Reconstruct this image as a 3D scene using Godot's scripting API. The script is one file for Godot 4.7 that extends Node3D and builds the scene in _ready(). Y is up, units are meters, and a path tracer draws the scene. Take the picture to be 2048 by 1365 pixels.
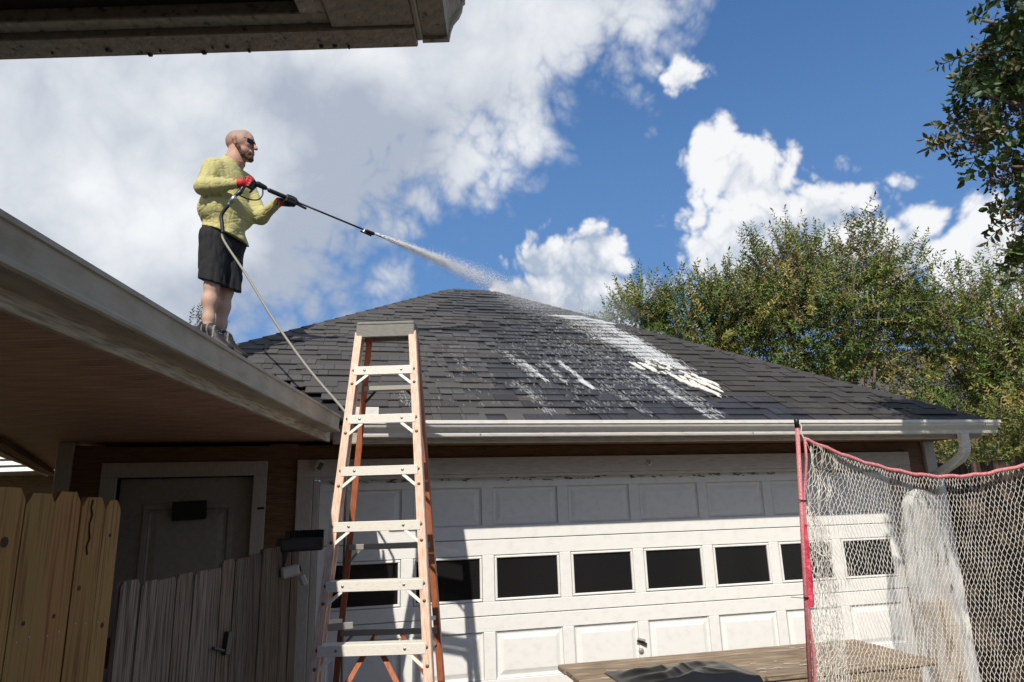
extends Node3D

# ---------------------------------------------------------------- shared state
var rng := RandomNumberGenerator.new()
var mats := {}
var meshes := {}
const GA := 0.23387                      # the garage front is turned 13.4 degrees
var GX := Transform3D(Basis(Vector3.UP, GA), Vector3(0, 0, -4.9))      # garage frame: x along the wall, z out of the wall
var PX := Transform3D(Basis(Vector3.UP, 0.031), Vector3(-0.894, 0, 0)) # porch frame: x = 0 at the gutter rim, -z along the eave
const GROUND := 0.18

func _ready() -> void:
	rng.seed = 7
	make_camera()
	make_sky()
	make_sun()
	make_materials()
	make_ground()
	make_garage()
	make_porch()
	make_near_eave()
	make_far_buildings()
	make_trees()
	make_fences()
	make_ladder()
	make_person()
	make_washer()
	make_water()
	make_net()
	make_yard_things()

func make_camera() -> void:
	var cam := Camera3D.new()
	cam.name = "camera"
	cam.fov = 53.64
	cam.near = 0.05
	cam.far = 400.0
	var pitch := deg_to_rad(14.0)
	var roll := deg_to_rad(1.8)
	var fw := Vector3(0, sin(pitch), -cos(pitch))
	var up0 := Vector3(0, cos(pitch), sin(pitch))
	var rt := Vector3.RIGHT * cos(roll) - up0 * sin(roll)
	var up := up0 * cos(roll) + Vector3.RIGHT * sin(roll)
	cam.transform = Transform3D(Basis(rt, up, -fw), Vector3(0, 1.9, 0))
	add_child(cam)
	cam.current = true

func make_sun() -> void:
	var sun := DirectionalLight3D.new()
	sun.name = "sun"
	sun.light_energy = 1.55
	sun.light_color = Color(1.0, 0.965, 0.915)
	sun.light_angular_distance = 0.55
	sun.shadow_enabled = true
	var d := Vector3(0.14, -1.0, -1.0).normalized()
	sun.transform = Transform3D(Basis.looking_at(d, Vector3.UP), Vector3(0, 12, 8))
	add_child(sun)

# ---------------------------------------------------------------- sky
var cn := []          # noises for the clouds
const MASS := [       # cumulus heaps: azimuth, elevation, half width, half height in degrees
	[19.4, 27.2, 2.4, 2.2], [21.6, 25.2, 3.4, 2.6], [21.6, 22.2, 5.4, 3.0], [25.4, 21.0, 6.0, 3.2], [30.0, 17.8, 5.0, 3.0], [18.2, 20.0, 3.2, 2.4], [26, 18.5, 9.0, 3.0],
	[5.6, 19.2, 4.4, 3.4], [7.6, 21.2, 2.4, 2.4], [3.4, 20.6, 3.0, 1.8], [7.6, 17.0, 4.2, 4.0], [2.0, 17.6, 3.6, 2.2],
	[37.4, 15.6, 4.4, 3.8], [41.0, 15.0, 5.0, 4.2], [16.9, 34.0, 2.4, 1.3, 0.45],
	[60, 14, 10, 5], [74, 20, 7, 5], [98, 16, 13, 6], [120, 30, 9, 6], [140, 18, 10, 5], [165, 24, 13, 7], [-170, 15, 10, 5], [-130, 20, 16, 8], [95, 44, 10, 6], [50, 52, 9, 5], [150, 50, 12, 7], [-150, 45, 13, 8]]
const TONE := [       # where the big cloud is brighter (+) or greyer (-)
	[-31.0, 22.6, 9.0, 4.6, 0.55], [-33.0, 31.0, 9.0, 3.2, 0.25], [-12.0, 36.5, 9.0, 2.6, 0.35], [-38.0, 17.5, 6.0, 3.0, 0.25],
	[-18.0, 21.5, 7.0, 6.0, -0.5], [-14.0, 29.5, 8.0, 4.0, -0.35], [-22.0, 33.5, 6.0, 2.6, -0.3], [-25.0, 16.5, 7.0, 2.6, -0.35], [-12.0, 14.0, 8.0, 5.0, -0.4], [-1.5, 31.0, 4.0, 4.0, 0.15], [5.0, 36.0, 6.0, 3.0, 0.2]]

func billow(d: Vector3, f: float) -> float:
	var s := 0.0
	var a := 0.5
	for n in cn:
		s += a * absf((n as FastNoiseLite).get_noise_3dv(d * f))
		a *= 0.55
		f *= 2.07
	return s

func sky_at(d: Vector3) -> Color:
	var el := rad_to_deg(asin(clampf(d.y, -1, 1)))
	var az := rad_to_deg(atan2(d.x, -d.z))
	var t := clampf(el / 45.0, 0.0, 1.0)
	var blue := Vector3(0.34, 0.52, 0.80).lerp(Vector3(0.135, 0.29, 0.60), smoothstep(0.0, 0.42, t)).lerp(Vector3(0.066, 0.165, 0.40), smoothstep(0.3, 1.0, t))
	if el < -1.0:
		return Color(blue.x, blue.y, blue.z)
	var n0: FastNoiseLite = cn[0]
	var w := Vector3(n0.get_noise_3dv(d * 7.0), n0.get_noise_3dv(d * 7.0 + Vector3(31, 7, 3)), n0.get_noise_3dv(d * 7.0 + Vector3(-9, 3, 17)))
	var b := billow(d + w * 0.012, 11.0)          # 0 .. about 0.6
	var soft := n0.get_noise_3dv(d * 5.0 + Vector3(3, 9, 1))
	# the large cloud bank
	var sd := (az - 18.0) * -0.568 + (el - 38.0) * 0.823
	var side := smoothstep(-165.0, -110.0, az)
	var bank := (sd - 2.2) * 0.22 * side - (1.0 - side) * 2.0
	if el > 50.0:
		bank = minf(bank, 1.0) - (el - 50.0) * 0.035
	var dens := bank + (b - 0.27) * 2.3 + soft * 0.8
	var a := smoothstep(-0.55, 1.25, dens)
	# heaps
	var heap := -1.0
	var topness := 0.0
	var tw := 0.001
	for m in MASS:
		var dx: float = (az - m[0]) / m[2]
		var dy: float = (el - m[1]) / m[3]
		if absf(dx) > 2.2 or absf(dy) > 2.2:
			continue
		var e := 1.0 - sqrt(dx * dx + dy * dy)
		if m.size() > 4:
			e = (e - 0.5) * 0.9 + 0.1
		if e > heap:
			heap = e
		var wt := pow(maxf(e + 0.5, 0.0), 3.0)
		topness += dy * wt
		tw += wt
	topness /= tw
	var hd := heap + 0.13 + (b - 0.25) * 1.6 + soft * 0.25
	var ha := smoothstep(-0.04, 0.50, hd)
	if a < 0.002 and ha < 0.002:
		return Color(blue.x, blue.y, blue.z)
	var tone := 0.0
	for m in TONE:
		var dx: float = (az - m[0]) / m[2]
		var dy: float = (el - m[1]) / m[3]
		var q := dx * dx + dy * dy
		if q < 4.0:
			tone += m[4] * exp(-q * 1.2)
	var lum := clampf(0.46 + tone * 1.15 + soft * 0.30 + n0.get_noise_3dv(d * 13.0) * 0.12 + (b - 0.24) * 0.35, 0.14, 1.0)
	var bankc := Vector3(0.36, 0.42, 0.53).lerp(Vector3(0.93, 0.95, 0.97), lum)
	var hl := clampf(0.56 + topness * 0.50 + (0.3 - heap) * 0.55 + (b - 0.25) * 2.2 + soft * 0.3 - (0.42 if az > -2.0 and az < 13.0 else 0.0), 0.0, 1.0)
	var heapc := Vector3(0.44, 0.52, 0.64).lerp(Vector3(0.96, 0.965, 0.975), hl)
	var c := blue.lerp(bankc, a * 0.97).lerp(heapc, ha * 0.96)
	return Color(c.x, c.y, c.z)

func sky_dir(px: float, py: float, w: int, h: int) -> Vector3:
	var az := px / w * TAU
	var el := (0.5 - py / h) * PI
	return Vector3(sin(az) * cos(el), sin(el), -cos(az) * cos(el))

func make_sky() -> void:
	for i in 6:
		var n := FastNoiseLite.new()
		n.noise_type = FastNoiseLite.TYPE_SIMPLEX_SMOOTH
		n.fractal_type = FastNoiseLite.FRACTAL_NONE
		n.frequency = 1.0
		n.seed = 40 + i
		cn.append(n)
	var im := Image.create(512, 256, false, Image.FORMAT_RGBF)
	for y in 256:
		if y > 131:
			for x in 512:
				im.set_pixel(x, y, Color(0.20, 0.20, 0.17))
			continue
		for x in 512:
			im.set_pixel(x, y, sky_at(sky_dir(x + 0.5, y + 0.5, 512, 256)))
	im.resize(4096, 2048, Image.INTERPOLATE_CUBIC)
	# the part round the view in full resolution
	for y in range(520, 930):
		for x0 in range(-518, 518):
			var x := (x0 + 4096) % 4096
			im.set_pixel(x, y, sky_at(sky_dir(x + 0.5, y + 0.5, 4096, 2048)))
	var sm := PanoramaSkyMaterial.new()
	sm.panorama = ImageTexture.create_from_image(im)
	sm.energy_multiplier = 1.0
	var sk := Sky.new()
	sk.sky_material = sm
	var env := Environment.new()
	env.background_mode = Environment.BG_SKY
	env.sky = sk
	env.tonemap_mode = Environment.TONE_MAPPER_LINEAR
	env.tonemap_exposure = 1.0
	env.sdfgi_enabled = true
	env.ssao_enabled = true
	env.ssil_enabled = true
	env.volumetric_fog_enabled = true
	env.volumetric_fog_density = 0.0
	var we := WorldEnvironment.new()
	we.name = "world_environment"
	we.environment = env
	add_child(we)

# ---------------------------------------------------------------- helpers: materials
func lc(r: float, g: float, b: float) -> Color:
	return Color(r, g, b).linear_to_srgb()

func plain(col: Color, rough := 0.7, metal := 0.0) -> StandardMaterial3D:
	var m := StandardMaterial3D.new()
	m.albedo_color = col
	m.roughness = rough
	m.metallic = metal
	return m

func ntex(sd: int, freq: float, ramp: Array, size := 512, oct := 4, type := FastNoiseLite.TYPE_SIMPLEX_SMOOTH) -> NoiseTexture2D:
	var n := FastNoiseLite.new()
	n.noise_type = type
	n.seed = sd
	n.frequency = freq
	n.fractal_octaves = oct
	var t := NoiseTexture2D.new()
	t.width = size
	t.height = size
	t.seamless = true
	t.noise = n
	if ramp.size():
		var g := Gradient.new()
		var offs := PackedFloat32Array()
		var cols := PackedColorArray()
		for i in ramp.size():
			offs.append(ramp[i][0])
			cols.append(ramp[i][1])
		g.offsets = offs
		g.colors = cols
		t.color_ramp = g
	return t

func bumptex(sd: int, freq: float, strength := 4.0, size := 512, oct := 4) -> NoiseTexture2D:
	var t := ntex(sd, freq, [], size, oct)
	t.as_normal_map = true
	t.bump_strength = strength
	return t

# a triplanar material: ramp colours from a noise stretched by sc, with a normal map of the same stretch
func tri(sd: int, freq: float, ramp: Array, sc: Vector3, rough := 0.75, bump := 3.0, world := true, size := 512, oct := 4) -> StandardMaterial3D:
	var m := StandardMaterial3D.new()
	m.albedo_texture = ntex(sd, freq, ramp, size, oct)
	m.roughness = rough
	m.uv1_triplanar = true
	m.uv1_world_triplanar = world
	m.uv1_triplanar_sharpness = 6.0
	m.uv1_scale = sc
	if bump > 0.0:
		m.normal_enabled = true
		m.normal_texture = bumptex(sd, freq, bump, size, oct)
		m.normal_scale = 1.0
	return m

func variant(m: StandardMaterial3D, tint: Color, offset := Vector3.ZERO) -> StandardMaterial3D:
	var c: StandardMaterial3D = m.duplicate()
	c.albedo_color = tint
	c.uv1_offset = offset
	return c

# ---------------------------------------------------------------- helpers: objects
func numbered(called: String) -> String:
	if not has_node(called):
		return called
	var i := 1
	while has_node("%s_%03d" % [called, i]):
		i += 1
	return "%s_%03d" % [called, i]

func tag(o: Node, label: String, category: String, group := "") -> Node:
	o.set_meta("label", label)
	o.set_meta("category", category)
	if group != "":
		o.set_meta("group", group)
	return o

func thing(called: String, label: String, category: String, xf := Transform3D.IDENTITY, group := "") -> Node3D:
	var o := Node3D.new()
	o.name = numbered(called)
	add_child(o)
	o.transform = xf
	tag(o, label, category, group)
	return o

func obj(called: String, mesh: Mesh, m: Material, parent: Node = self, xf := Transform3D.IDENTITY) -> MeshInstance3D:
	var o := MeshInstance3D.new()
	o.name = numbered(called) if parent == self else called
	o.mesh = mesh
	o.material_override = m
	parent.add_child(o, true)
	o.transform = xf
	return o

func struct(called: String, mesh: Mesh, m: Material, xf := Transform3D.IDENTITY) -> MeshInstance3D:
	var o := obj(called, mesh, m, self, xf)
	o.set_meta("kind", "structure")
	return o

func at(x: float, y: float, z: float) -> Transform3D:
	return Transform3D(Basis.IDENTITY, Vector3(x, y, z))

# ---------------------------------------------------------------- helpers: shapes
func mb() -> SurfaceTool:
	var st := SurfaceTool.new()
	st.begin(Mesh.PRIMITIVE_TRIANGLES)
	st.set_smooth_group(-1)
	return st

func done(st: SurfaceTool, smooth := false) -> ArrayMesh:
	if smooth:
		st.index()
	st.generate_normals()
	return st.commit()

# a triangle whose front looks away from c
func tri_out(st: SurfaceTool, a: Vector3, b: Vector3, d: Vector3, c: Vector3) -> void:
	var n := (b - a).cross(d - a)
	if n.length_squared() < 1e-16:
		return
	if n.dot((a + b + d) / 3.0 - c) > 0.0:
		st.add_vertex(a); st.add_vertex(d); st.add_vertex(b)
	else:
		st.add_vertex(a); st.add_vertex(b); st.add_vertex(d)

func quad_out(st: SurfaceTool, a: Vector3, b: Vector3, d: Vector3, e: Vector3, c: Vector3) -> void:
	tri_out(st, a, b, d, c)
	tri_out(st, a, d, e, c)

# one triangle or quad whose front looks along n
func quad_n(st: SurfaceTool, a: Vector3, b: Vector3, c: Vector3, d: Vector3, n: Vector3) -> void:
	quad_out(st, a, b, c, d, (a + b + c + d) / 4.0 - n)

# chamfered box added to st
func cb(st: SurfaceTool, size: Vector3, xf := Transform3D.IDENTITY, ch := 0.003) -> void:
	var h := size / 2.0
	ch = minf(ch, minf(h.x, minf(h.y, h.z)) * 0.6)
	var c := xf.origin
	var f := []
	for axis in 3:
		for s in [-1.0, 1.0]:
			var q := []
			for k in [[-1, -1], [1, -1], [1, 1], [-1, 1]]:
				var v := Vector3.ZERO
				v[axis] = s * h[axis]
				var a1 := (axis + 1) % 3
				var a2 := (axis + 2) % 3
				v[a1] = k[0] * (h[a1] - ch)
				v[a2] = k[1] * (h[a2] - ch)
				q.append(xf * v)
			quad_out(st, q[0], q[1], q[2], q[3], c)
	if ch <= 0.0:
		return
	for axis in 3:                       # edges along axis
		var a1 := (axis + 1) % 3
		var a2 := (axis + 2) % 3
		for k in [[-1, -1], [1, -1], [1, 1], [-1, 1]]:
			var q := []
			for e in [[-1, 0], [1, 0], [1, 1], [-1, 1]]:
				var v := Vector3.ZERO
				v[axis] = e[0] * (h[axis] - ch)
				v[a1] = k[0] * (h[a1] - (ch if e[1] == 0 else 0.0))
				v[a2] = k[1] * (h[a2] - (ch if e[1] == 1 else 0.0))
				q.append(xf * v)
			quad_out(st, q[0], q[1], q[2], q[3], c)
	for sx in [-1, 1]:
		for sy in [-1, 1]:
			for sz in [-1, 1]:
				var s := Vector3(sx, sy, sz)
				tri_out(st, xf * (s * Vector3(h.x, h.y - ch, h.z - ch)), xf * (s * Vector3(h.x - ch, h.y, h.z - ch)), xf * (s * Vector3(h.x - ch, h.y - ch, h.z)), c)

func cbox(size: Vector3, ch := 0.003) -> ArrayMesh:
	var key := "cbox%s%s" % [size, ch]
	if not meshes.has(key):
		var st := mb()
		cb(st, size, Transform3D.IDENTITY, ch)
		meshes[key] = done(st)
	return meshes[key]

# box between two corners, placed under a parent
func span(called: String, lo: Vector3, hi: Vector3, m: Material, parent: Node, ch := 0.003) -> MeshInstance3D:
	return obj(called, cbox((hi - lo).abs(), ch), m, parent, Transform3D(Basis.IDENTITY, (lo + hi) / 2.0))

# frame whose y axis runs from a to b, x as close as possible to side
func along(a: Vector3, b: Vector3, side := Vector3.RIGHT) -> Transform3D:
	var y := (b - a).normalized()
	var x := (side - y * side.dot(y)).normalized()
	return Transform3D(Basis(x, y, x.cross(y)), (a + b) / 2.0)

# a bar of section w x t from a to b
func bar(st: SurfaceTool, a: Vector3, b: Vector3, w: float, t: float, side := Vector3.RIGHT, ch := 0.002) -> void:
	cb(st, Vector3(w, a.distance_to(b), t), along(a, b, side), ch)

func bar_mesh(a: Vector3, b: Vector3, w: float, t: float, side := Vector3.RIGHT, ch := 0.002) -> ArrayMesh:
	var st := mb()
	bar(st, a, b, w, t, side, ch)
	return done(st)

# prism: polygon (x, y) extruded along z from z0 to z1
func prism(st: SurfaceTool, poly: PackedVector2Array, z0: float, z1: float, xf := Transform3D.IDENTITY) -> void:
	var tr := Geometry2D.triangulate_polygon(poly)
	var n := poly.size()
	for i in range(0, tr.size(), 3):
		var p := [poly[tr[i]], poly[tr[i + 1]], poly[tr[i + 2]]]
		for z in [z0, z1]:
			var a := xf * Vector3(p[0].x, p[0].y, z)
			var b := xf * Vector3(p[1].x, p[1].y, z)
			var c := xf * Vector3(p[2].x, p[2].y, z)
			var away := xf * Vector3(p[0].x, p[0].y, (z0 + z1) / 2.0)
			tri_out(st, a, b, c, a + (away - a))
	var ccw := not Geometry2D.is_polygon_clockwise(poly)
	for i in n:
		var a := poly[i]
		var b := poly[(i + 1) % n]
		var e := (b - a)
		var nn := Vector2(e.y, -e.x).normalized() * (1.0 if ccw else -1.0)
		var m := (a + b) / 2.0 - nn * 0.001
		quad_out(st, xf * Vector3(a.x, a.y, z0), xf * Vector3(b.x, b.y, z0), xf * Vector3(b.x, b.y, z1), xf * Vector3(a.x, a.y, z1), xf * Vector3(m.x, m.y, (z0 + z1) / 2.0))

func prism_mesh(poly: PackedVector2Array, z0: float, z1: float, xf := Transform3D.IDENTITY) -> ArrayMesh:
	var st := mb()
	prism(st, poly, z0, z1, xf)
	return done(st)

# round tube along a path; radii may be one number or an array
func tube(st: SurfaceTool, path: Array, r, sides := 8, caps := true) -> void:
	var n := path.size()
	var rings := []
	var x := Vector3.ZERO
	for i in n:
		var d: Vector3 = (path[mini(i + 1, n - 1)] - path[maxi(i - 1, 0)]).normalized()
		if x == Vector3.ZERO:
			x = d.cross(Vector3.UP if absf(d.y) < 0.9 else Vector3.RIGHT).normalized()
		x = (x - d * x.dot(d)).normalized()
		var y := d.cross(x)
		var rr: float = r[i] if r is Array or r is PackedFloat32Array else r
		var ring := []
		for k in sides:
			var a := TAU * k / sides
			ring.append(path[i] + (x * cos(a) + y * sin(a)) * rr)
		rings.append(ring)
	for i in n - 1:
		var c: Vector3 = (path[i] + path[i + 1]) / 2.0
		for k in sides:
			var k2 := (k + 1) % sides
			quad_out(st, rings[i][k], rings[i][k2], rings[i + 1][k2], rings[i + 1][k], c)
	if caps:
		for k in range(1, sides - 1):
			tri_out(st, rings[0][0], rings[0][k], rings[0][k + 1], path[1])
			tri_out(st, rings[n - 1][0], rings[n - 1][k], rings[n - 1][k + 1], path[n - 2])

func tube_mesh(path: Array, r, sides := 8, smooth := true) -> ArrayMesh:
	var st := mb()
	if smooth:
		st.set_smooth_group(0)
	tube(st, path, r, sides)
	return done(st, smooth)

func curve_path(pts: Array, step := 0.05) -> Array:
	var c := Curve3D.new()
	for i in pts.size():
		var t: Vector3 = (pts[mini(i + 1, pts.size() - 1)] - pts[maxi(i - 1, 0)]) / 6.0
		c.add_point(pts[i], -t, t)
	c.bake_interval = step
	return Array(c.get_baked_points())

func nz(sd: int, f := 1.0, oct := 3) -> FastNoiseLite:
	var n := FastNoiseLite.new()
	n.noise_type = FastNoiseLite.TYPE_SIMPLEX_SMOOTH
	n.seed = sd
	n.frequency = f
	n.fractal_octaves = oct
	return n

# ---------------------------------------------------------------- materials
func ramp2(a: Color, b: Color, lo := 0.25, hi := 0.75) -> Array:
	return [[lo, a], [hi, b]]

func make_materials() -> void:
	# shingles: mineral granules
	var sh := tri(3, 0.14, [[0.2, lc(0.040, 0.039, 0.040)], [0.5, lc(0.076, 0.074, 0.074)], [0.8, lc(0.135, 0.130, 0.127)]], Vector3(3.1, 3.1, 3.1), 0.92, 3.0)
	mats.shingle_dry = []
	for c in [[1.0, 1.0, 1.0], [0.74, 0.74, 0.75], [1.22, 1.20, 1.18], [0.90, 0.89, 0.88], [1.10, 1.09, 1.08]]:
		mats.shingle_dry.append(variant(sh, lc(c[0] * 0.82, c[1] * 0.82, c[2] * 0.82), Vector3(rng.randf(), rng.randf(), rng.randf())))
	mats.shingle_wet = []
	for c in [[0.44, 0.45, 0.48], [0.36, 0.37, 0.40], [0.52, 0.53, 0.56], [0.40, 0.41, 0.44]]:
		var w := variant(sh, lc(c[0], c[1], c[2]), Vector3(rng.randf(), rng.randf(), rng.randf()))
		w.roughness = 0.48
		mats.shingle_wet.append(w)
	mats.shingle_brown = []
	for c in [[0.58, 0.55, 0.53], [0.50, 0.475, 0.46], [0.66, 0.63, 0.60], [0.54, 0.51, 0.49]]:
		mats.shingle_brown.append(variant(sh, lc(c[0], c[1], c[2]), Vector3(rng.randf(), rng.randf(), rng.randf())))
	mats.roof_dry = variant(sh, Color.WHITE)
	mats.roof_dry.vertex_color_use_as_albedo = true
	mats.roof_wet = variant(sh, Color.WHITE)
	mats.roof_wet.vertex_color_use_as_albedo = true
	mats.roof_wet.roughness = 0.42
	mats.felt = plain(lc(0.02, 0.02, 0.02), 0.95)
	# paints
	mats.white_paint = tri(11, 0.03, [[0.1, lc(0.755, 0.755, 0.735)], [0.42, lc(0.80, 0.805, 0.785)], [0.8, lc(0.815, 0.82, 0.80)]], Vector3(0.7, 0.9, 0.7), 0.55, 0.0)
	mats.white_trim = tri(12, 0.03, [[0.2, lc(0.46, 0.42, 0.37)], [0.5, lc(0.56, 0.52, 0.47)], [0.85, lc(0.60, 0.56, 0.51)]], Vector3(0.5, 8.0, 8.0), 0.6, 1.2)
	mats.gutter = tri(13, 0.03, [[0.12, lc(0.62, 0.60, 0.56)], [0.4, lc(0.735, 0.725, 0.69)], [0.9, lc(0.765, 0.755, 0.72)]], Vector3(0.6, 2.0, 0.6), 0.38, 0.6)
	mats.fascia = tri(14, 0.02, [[0.22, lc(0.34, 0.30, 0.245)], [0.5, lc(0.46, 0.42, 0.355)], [0.8, lc(0.52, 0.475, 0.41)]], Vector3(0.6, 9.0, 9.0), 0.75, 5.0)
	mats.porch_gutter = tri(15, 0.02, [[0.15, lc(0.34, 0.29, 0.22)], [0.5, lc(0.43, 0.375, 0.295)], [0.85, lc(0.47, 0.415, 0.335)]], Vector3(2.0, 1.2, 0.5), 0.5, 0.8)
	mats.porch_fascia = tri(16, 0.02, [[0.22, lc(0.30, 0.25, 0.18)], [0.5, lc(0.46, 0.40, 0.31)], [0.8, lc(0.54, 0.475, 0.38)]], Vector3(9.0, 9.0, 0.6), 0.75, 5.0)
	mats.brown = tri(17, 0.02, [[0.2, lc(0.15, 0.080, 0.038)], [0.5, lc(0.205, 0.115, 0.058)], [0.8, lc(0.245, 0.14, 0.073)]], Vector3(0.5, 8.0, 8.0), 0.8, 2.5)
	mats.soffit = tri(18, 0.02, [[0.15, lc(0.33, 0.175, 0.120)], [0.5, lc(0.46, 0.265, 0.19)], [0.85, lc(0.60, 0.39, 0.30)]], Vector3(0.30, 4.0, 4.0), 0.6, 4.0, true, 512, 5)
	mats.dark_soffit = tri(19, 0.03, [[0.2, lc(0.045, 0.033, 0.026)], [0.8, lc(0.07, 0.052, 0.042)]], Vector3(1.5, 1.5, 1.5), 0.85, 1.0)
	mats.near_paint = tri(20, 0.035, [[0.08, lc(0.15, 0.12, 0.09)], [0.24, lc(0.44, 0.385, 0.31)], [0.7, lc(0.54, 0.475, 0.39)]], Vector3(2.2, 2.2, 2.2), 0.7, 2.0)
	mats.near_strip = tri(21, 0.035, [[0.12, lc(0.24, 0.20, 0.14)], [0.32, lc(0.56, 0.50, 0.40)], [0.7, lc(0.66, 0.60, 0.49)]], Vector3(2.2, 2.2, 2.2), 0.7, 2.0)
	mats.door_grey = tri(22, 0.03, [[0.2, lc(0.38, 0.36, 0.315)], [0.8, lc(0.44, 0.42, 0.37)]], Vector3(1.2, 1.2, 1.2), 0.5, 0.6)
	mats.casing = tri(23, 0.03, [[0.2, lc(0.47, 0.43, 0.38)], [0.8, lc(0.56, 0.515, 0.46)]], Vector3(6.0, 0.8, 6.0), 0.6, 1.2)
	mats.glass_dark = plain(lc(0.012, 0.012, 0.013), 0.16)
	mats.crust = tri(24, 0.08, [[0.3, lc(0.10, 0.082, 0.062)], [0.7, lc(0.22, 0.185, 0.145)]], Vector3(6, 6, 6), 0.95, 4.0)
	mats.black_metal = plain(lc(0.02, 0.02, 0.021), 0.45)
	mats.black_plastic = plain(lc(0.012, 0.012, 0.013), 0.4)
	mats.steel = plain(lc(0.42, 0.42, 0.41), 0.38, 0.9)
	mats.tin = plain(lc(0.35, 0.34, 0.31), 0.5, 0.35)
	mats.brass = plain(lc(0.24, 0.17, 0.10), 0.5, 0.7)
	mats.concrete = tri(25, 0.02, [[0.2, lc(0.12, 0.112, 0.10)], [0.8, lc(0.19, 0.18, 0.16)]], Vector3(0.5, 0.5, 0.5), 0.9, 2.0)
	mats.soil = tri(26, 0.03, [[0.2, lc(0.06, 0.075, 0.03)], [0.5, lc(0.10, 0.11, 0.05)], [0.8, lc(0.16, 0.13, 0.08)]], Vector3(0.4, 0.4, 0.4), 0.95, 3.0)
	# timber
	var nw := tri(27, 0.016, [[0.12, lc(0.24, 0.105, 0.026)], [0.36, lc(0.40, 0.21, 0.058)], [0.62, lc(0.48, 0.285, 0.088)], [0.85, lc(0.42, 0.23, 0.066)]], Vector3(7.0, 0.24, 7.0), 0.75, 3.0, true, 512, 5)
	mats.new_wood = []
	for c in [[1.0, 0.98, 0.90], [0.90, 0.90, 0.80], [1.0, 0.86, 0.78], [0.92, 0.84, 0.70], [1.0, 0.95, 0.82]]:
		mats.new_wood.append(variant(nw, lc(c[0] * 0.70, c[1] * 0.70, c[2] * 0.70), Vector3(rng.randf(), rng.randf(), rng.randf())))
	var ow := tri(28, 0.016, [[0.2, lc(0.060, 0.042, 0.030)], [0.45, lc(0.17, 0.128, 0.098)], [0.7, lc(0.26, 0.205, 0.162)]], Vector3(7.5, 0.30, 7.5), 0.9, 7.0, true, 512, 5)
	mats.old_wood = []
	for c in [[1.0, 1.0, 1.0], [0.82, 0.82, 0.80], [0.9, 0.84, 0.80], [0.7, 0.68, 0.65], [0.62, 0.56, 0.52]]:
		mats.old_wood.append(variant(ow, lc(c[0], c[1], c[2]), Vector3(rng.randf(), rng.randf(), rng.randf())))
	var bw := tri(29, 0.016, [[0.2, lc(0.035, 0.024, 0.017)], [0.5, lc(0.095, 0.066, 0.045)], [0.8, lc(0.15, 0.11, 0.078)]], Vector3(6.0, 0.36, 6.0), 0.9, 5.0)
	mats.brown_wood = []
	for c in [[1.0, 1.0, 1.0], [0.82, 0.8, 0.78], [1.15, 1.1, 1.05]]:
		mats.brown_wood.append(variant(bw, lc(c[0] * 0.87, c[1] * 0.87, c[2] * 0.87), Vector3(rng.randf(), rng.randf(), rng.randf())))
	var tw := tri(30, 0.016, [[0.2, lc(0.135, 0.10, 0.066)], [0.45, lc(0.255, 0.195, 0.135)], [0.7, lc(0.33, 0.26, 0.19)], [0.9, lc(0.45, 0.38, 0.29)]], Vector3(0.4, 7.0, 7.0), 0.85, 5.0, false)
	mats.table_wood = []
	for c in [[1.0, 1.0, 1.0], [0.88, 0.87, 0.85], [0.95, 0.92, 0.88]]:
		mats.table_wood.append(variant(tw, lc(c[0], c[1], c[2]), Vector3(rng.randf(), rng.randf(), rng.randf())))
	# ladder
	mats.fibreglass = tri(31, 0.03, [[0.15, lc(0.60, 0.37, 0.25)], [0.5, lc(0.72, 0.52, 0.40)], [0.85, lc(0.78, 0.62, 0.51)]], Vector3(7.0, 0.8, 7.0), 0.6, 1.0)
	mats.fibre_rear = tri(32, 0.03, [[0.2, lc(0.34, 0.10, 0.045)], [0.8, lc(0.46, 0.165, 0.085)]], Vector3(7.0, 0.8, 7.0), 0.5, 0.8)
	mats.aluminium = tri(33, 0.05, [[0.08, lc(0.66, 0.62, 0.53)], [0.3, lc(0.77, 0.745, 0.67)], [0.8, lc(0.81, 0.785, 0.71)]], Vector3(1.2, 4.0, 4.0), 0.5, 0.3)
	mats.cap_grey = tri(34, 0.03, [[0.2, lc(0.17, 0.165, 0.145)], [0.8, lc(0.245, 0.24, 0.215)]], Vector3(1.2, 9.0, 9.0), 0.65, 1.5)
	mats.rivet = plain(lc(0.20, 0.15, 0.10), 0.5, 0.6)

# ---------------------------------------------------------------- ground
func make_ground() -> void:
	var st := mb()
	quad_n(st, Vector3(-150, 0, -150), Vector3(150, 0, -150), Vector3(150, 0, 150), Vector3(-150, 0, 150), Vector3.UP)
	struct("ground", done(st), mats.soil, at(0, GROUND - 0.012, 0))
	struct("driveway", cbox(Vector3(7.0, 0.03, 8.0), 0.004), mats.concrete, GX * at(0.4, GROUND - 0.011, 3.4))

# ---------------------------------------------------------------- garage
const EAVE_Y := 2.452
const SL := 0.61
const SK := 1.17137           # slope length of one metre in plan

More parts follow.
